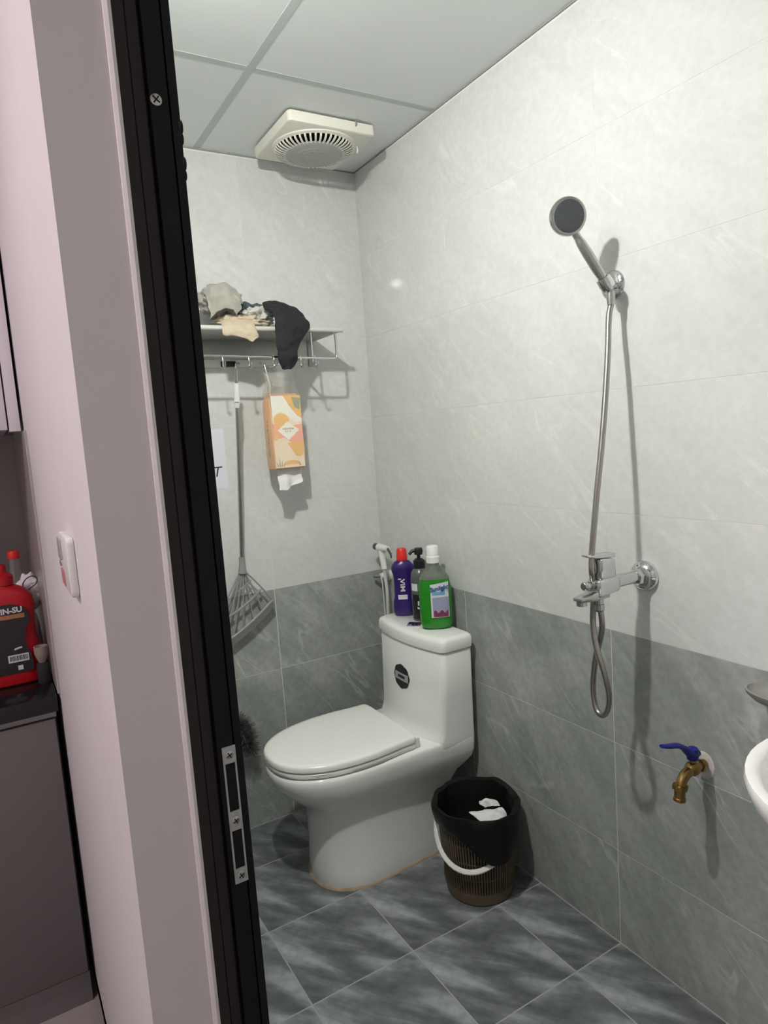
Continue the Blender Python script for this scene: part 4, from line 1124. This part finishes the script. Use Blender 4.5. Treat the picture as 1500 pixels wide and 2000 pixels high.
# green
GC = (-.078, -.474)
gb = thing('detergent_bottle', (GC[0], GC[1], LZ), 'clear bottle of green liquid with a white cap on the tank', 'bottle')
prof = [(.034, .022, 0), (.0415, .027, .005), (.044, .029, .018), (.0445, .0295, .08), (.0435, .029, .115), (.040, .027, .134), (.031, .023, .150), (.021, .019, .162, 2.2), (.0155, .0155, .168, 2.0), (.0145, .0145, .182, 2.0)]
liq = [p for p in prof if p[2] <= .134] + [(.0375, .0258, .139)]
MB().rings([oval(GC, rx - .0012, ry - .0012, LZ + .001 + z, RD, 36, 2.6) for rx, ry, z in [p[:3] for p in liq]]).build('liquid', 'green_liquid', gb)
bottle_body(GC, [p for p in prof if p[2] >= .134], RD).build('shoulder', 'clear', gb)
MB().lathe((GC[0], GC[1], LZ + .176), (0, 0, 1), [(0, 0), (.0185, 0), (.0185, .016), (.0165, .018), (.0160, .042), (.0140, .0445), (0, .0445)], 28).build('cap', 'white_plastic', gb)
lb = label('label', 'label_white', gb, GC, -.014, .034, .034, .126, .0445, .0295, .0008, top=lambda t: .006 * t - .004)
label('label_lower', 'label_lilac', lb, GC, -.010, .033, .036, .088, .0445, .0295, .0013)
label('flower_print', 'label_plum', lb, GC, -.008, .030, .036, .050, .0445, .0295, .0018, top=lambda t: .004 * sin(t * 14))
label('logo_swoosh', 'label_sky', lb, GC, -.010, .024, .094, .108, .0445, .0295, .0013, top=lambda t: -.012 * (1 - (2 * t - 1) ** 2) + .006)
text_part('lettering', 'Sunlight', .0155, 'label_blue', lb, face(GC, .008, .112, .0318), (Vector((cos(RD), sin(RD), 0)) + Vector((0, 0, .16))), (Vector((0, 0, 1)) - .16 * Vector((cos(RD), sin(RD), 0))), .0003, shear=.2, bold=.0004)

pb.scale = (1.13,) * 3; qb.scale = (1.27,) * 3; gb.scale = (1.26,) * 3    # true bottle sizes

# ------------------------------------------------------------------ kitchen: base unit, worktop, wall unit
CX1 = XO - .014
cab = thing('base_cabinet', (-1.7, -.42, KF), 'taupe kitchen base cabinet under the black worktop', 'cabinet')
MB().box(-2.40, CX1, -.420, KB - .005, .03, .765).build('carcass', 'cab_black', cab, smooth=None)
MB().box(-1.78, CX1 - .004, -.440, -.421, .045, .745).build('door', 'cab_door', cab, bevel=.002)
MB().box(-2.39, -1.784, -.440, -.421, .045, .745).build('door', 'cab_door', cab, bevel=.002)
MB().box(-2.40, CX1, -.436, -.42, .748, .765).build('edge_strip', 'alu', cab, bevel=.001)
MB().box(-2.40, CX1, -.415, -.400, KF, .028).build('plinth', 'alu', cab, smooth=None)
wt = MB().box(-2.42, XO - .008, -.455, KB - .002, .766, .808).build('worktop', 'granite', None, bevel=.003)
tag(wt, 'black granite worktop on the taupe base cabinet', 'worktop')
uc = thing('wall_cabinet', (-1.7, -.20, 1.47), 'white kitchen wall cabinet hung above the worktop', 'cabinet')
UX = XO - .004
MB().box(-2.40, UX - .030, -.36, KB - .005, 1.478, 2.30).build('carcass', 'cab_white', uc, smooth=None)
MB().box(-1.85, UX - .032, -.380, -.361, 1.474, 2.30).build('door', 'cab_white', uc, bevel=.0015)
MB().box(-2.40, -1.854, -.380, -.361, 1.474, 2.30).build('door', 'cab_white', uc, bevel=.0015)
MB().box(UX - .0285, UX - .003, -.376, -.30, 1.470, 2.30).build('filler', 'cab_white', uc, bevel=.001)
MB().box(UX - .032, UX - .0285, -.366, -.30, 1.475, 2.30).build('shadow_gap', 'cab_black', uc, smooth=None)

# light switch on the outer wall
sw = thing('light_switch', (XO, -1.175, 1.24), 'white wall switch with a red sticker near the doorway', 'switch')
MB().prism(rrect(-1.245, -1.125, 1.196, 1.284, .010), 'x', XO - .011, XO).build('plate', 'white_plastic', sw, bevel=.003)
MB().prism(rrect(-1.168, -1.128, 1.243, 1.276, .003), 'x', XO - .0135, XO - .009).build('rocker', 'switch_grey', sw, bevel=.001)
MB().lathe((XO - .010, -1.140, 1.236), (-1, 0, 0), [(0, 0), (.006, 0), (.005, .003), (0, .004)], 16).build('indicator', 'chrome', sw)
MB().prism(rrect(-1.172, -1.128, 1.203, 1.228, .003), 'x', XO - .0122, XO - .009).build('sticker', 'switch_red', sw)

# ------------------------------------------------------------------ things on the worktop
WZ = .808
RBX, RBY = -1.312, -.265
rbt = thing('sauce_bottle', (RBX, RBY, WZ), 'large red sauce bottle with a dark label on the worktop', 'bottle')
def rb_ring(rx, ry, z, e=3.2): return oval((RBX, RBY), rx, ry, WZ + z, 0, 40, e)
rp = [(.060, .036, 0), (.070, .043, .006), (.073, .045, .025), (.070, .044, .09), (.064, .041, .125), (.064, .041, .17), (.069, .043, .205), (.066, .042, .232), (.050, .036, .252), (.032, .028, .262, 2.2), (.024, .024, .266, 2.0), (.023, .023, .274, 2.0)]
MB().rings([rb_ring(*((p[0], p[1], p[2]) + ((p[3],) if len(p) > 3 else ()))) for p in rp]).build('body', 'red_bottle', rbt)
MB().lathe((RBX, RBY, WZ + .268), (0, 0, 1), [(0, 0), (.027, 0), (.027, .022), (.020, .028), (.014, .032), (.012, .052), (0, .054)], 28).build('cap', 'red_bottle', rbt)
yl = RBY - .0462
lbl = MB().prism([(RBX + x, WZ + z) for x, z in [(-.048, .045), (-.046, .036), (.040, .036), (.047, .044), (.046, .080), (.034, .110), (.038, .150), (.050, .170), (.052, .190), (.040, .210), (.010, .220), (-.048, .220)]], 'y', yl, RBY - .030).build('label', 'label_dark', rbt)
text_part('lettering', 'CHIN-SU', .020, 'label_white', lbl, (RBX - .003, yl - .0006, WZ + .203), (1, 0, .02), (0, 0, 1), .0002, bold=.0007)
MB().box(RBX - .046, RBX + .040, yl - .0006, yl + .003, WZ + .182, WZ + .193).build('food_picture', 'label_photo', lbl, smooth=None)
bcod = MB().box(RBX - .010, RBX + .038, yl - .0006, yl + .003, WZ + .066, WZ + .086).build('barcode', 'label_white', lbl, smooth=None)
for i in range(16):
    x = RBX - .006 + i * .0026
    MB().box(x, x + (.0013 if i % 3 else .0018), yl - .0009, yl + .002, WZ + .070, WZ + .083).build('stripe', 'ink', bcod, smooth=None)
MB().box(RBX + .010, RBX + .022, yl - .0006, yl + .003, WZ + .044, WZ + .056).build('stamp', 'label_white', lbl, smooth=None)
MB().prism([(RBX + .006, WZ + .098), (RBX + .026, WZ + .102), (RBX + .024, WZ + .106), (RBX + .008, WZ + .103)], 'y', yl - .0006, yl + .003).build('stamp', 'label_white', lbl, smooth=None)

cbx, cby = -1.275, -.10
cb = thing('clear_bottle', (cbx, cby, WZ), 'small clear bottle with a red cap behind the sauce bottle', 'bottle')
MB().lathe((cbx, cby, WZ), (0, 0, 1), [(0, 0), (.028, 0), (.030, .006), (.030, .20), (.026, .23), (.014, .28), (.012, .315), (0, .315)], 28).build('body', 'clear', cb)
MB().lathe((cbx, cby, WZ + .312), (0, 0, 1), [(0, 0), (.0155, 0), (.0155, .020), (.014, .022), (0, .022)], 24).build('cap', 'red_cap', cb)
# white pouch with a dark cord loop
wp = thing('white_pouch', (-1.243, -.17, WZ + .10), 'white pouch with a dark cord loop beside the sauce bottle', 'pouch')
po = crumple('pouch_bag', px(57, 1156, Y=-.165), .031, .022, .050, 2.3, 'paper', .3, 2.2, 4, 0)
attach(po, wp)
base_p = crumple('pouch_foot', (-1.262, -.165, WZ + .080), .028, .022, .095, 5.1, 'paper', .3, 2.2, 4, 0, WZ)
attach(base_p, wp)
MB().tube([px(46, 1155, Y=-.20), px(45, 1140, Y=-.20), px(52, 1130, Y=-.20), px(63, 1125, Y=-.20), px(72, 1130, Y=-.20), px(70, 1140, Y=-.20), px(60, 1148, Y=-.20), px(53, 1155, Y=-.20)], .0014, 8, smooth=4).build('cord', 'cab_black', wp)
jar = MB().lathe((-1.2450, -.325, WZ), (0, 0, 1), [(0, 0), (.014, 0), (.0155, .004), (.0155, .050), (.012, .056), (0, .056)], 24).build('spice_jar', 'brush_core')
tag(jar, 'small dark jar under the beige cup', 'jar')
bw_ = MB().lathe((-1.2450, -.325, WZ + .0562), (0, 0, 1), [(0, 0), (.008, 0), (.0135, .012), (.0168, .024), (.0172, .044), (.0150, .044), (.0135, .024), (.004, .012), (0, .012)], 24).build('small_cup', 'cup')
tag(bw_, 'small beige cup between the sauce bottle and the grey side panel', 'cup')

kl = thing('ceiling_lamp', (-2.35, -1.55, KH), 'round lit lamp on the kitchen ceiling', 'lamp')
MB().lathe((-2.35, -1.55, KH), (0, 0, -1), [(0, 0), (.19, 0), (.19, .03), (.175, .032), (0, .032)], 40).build('base', 'white_plastic', kl)
MB().lathe((-2.35, -1.55, KH - .031), (0, 0, -1), [(.172, 0), (.168, .02), (.14, .035), (0, .045)], 40).build('diffuser', 'kitchen_lamp', kl)
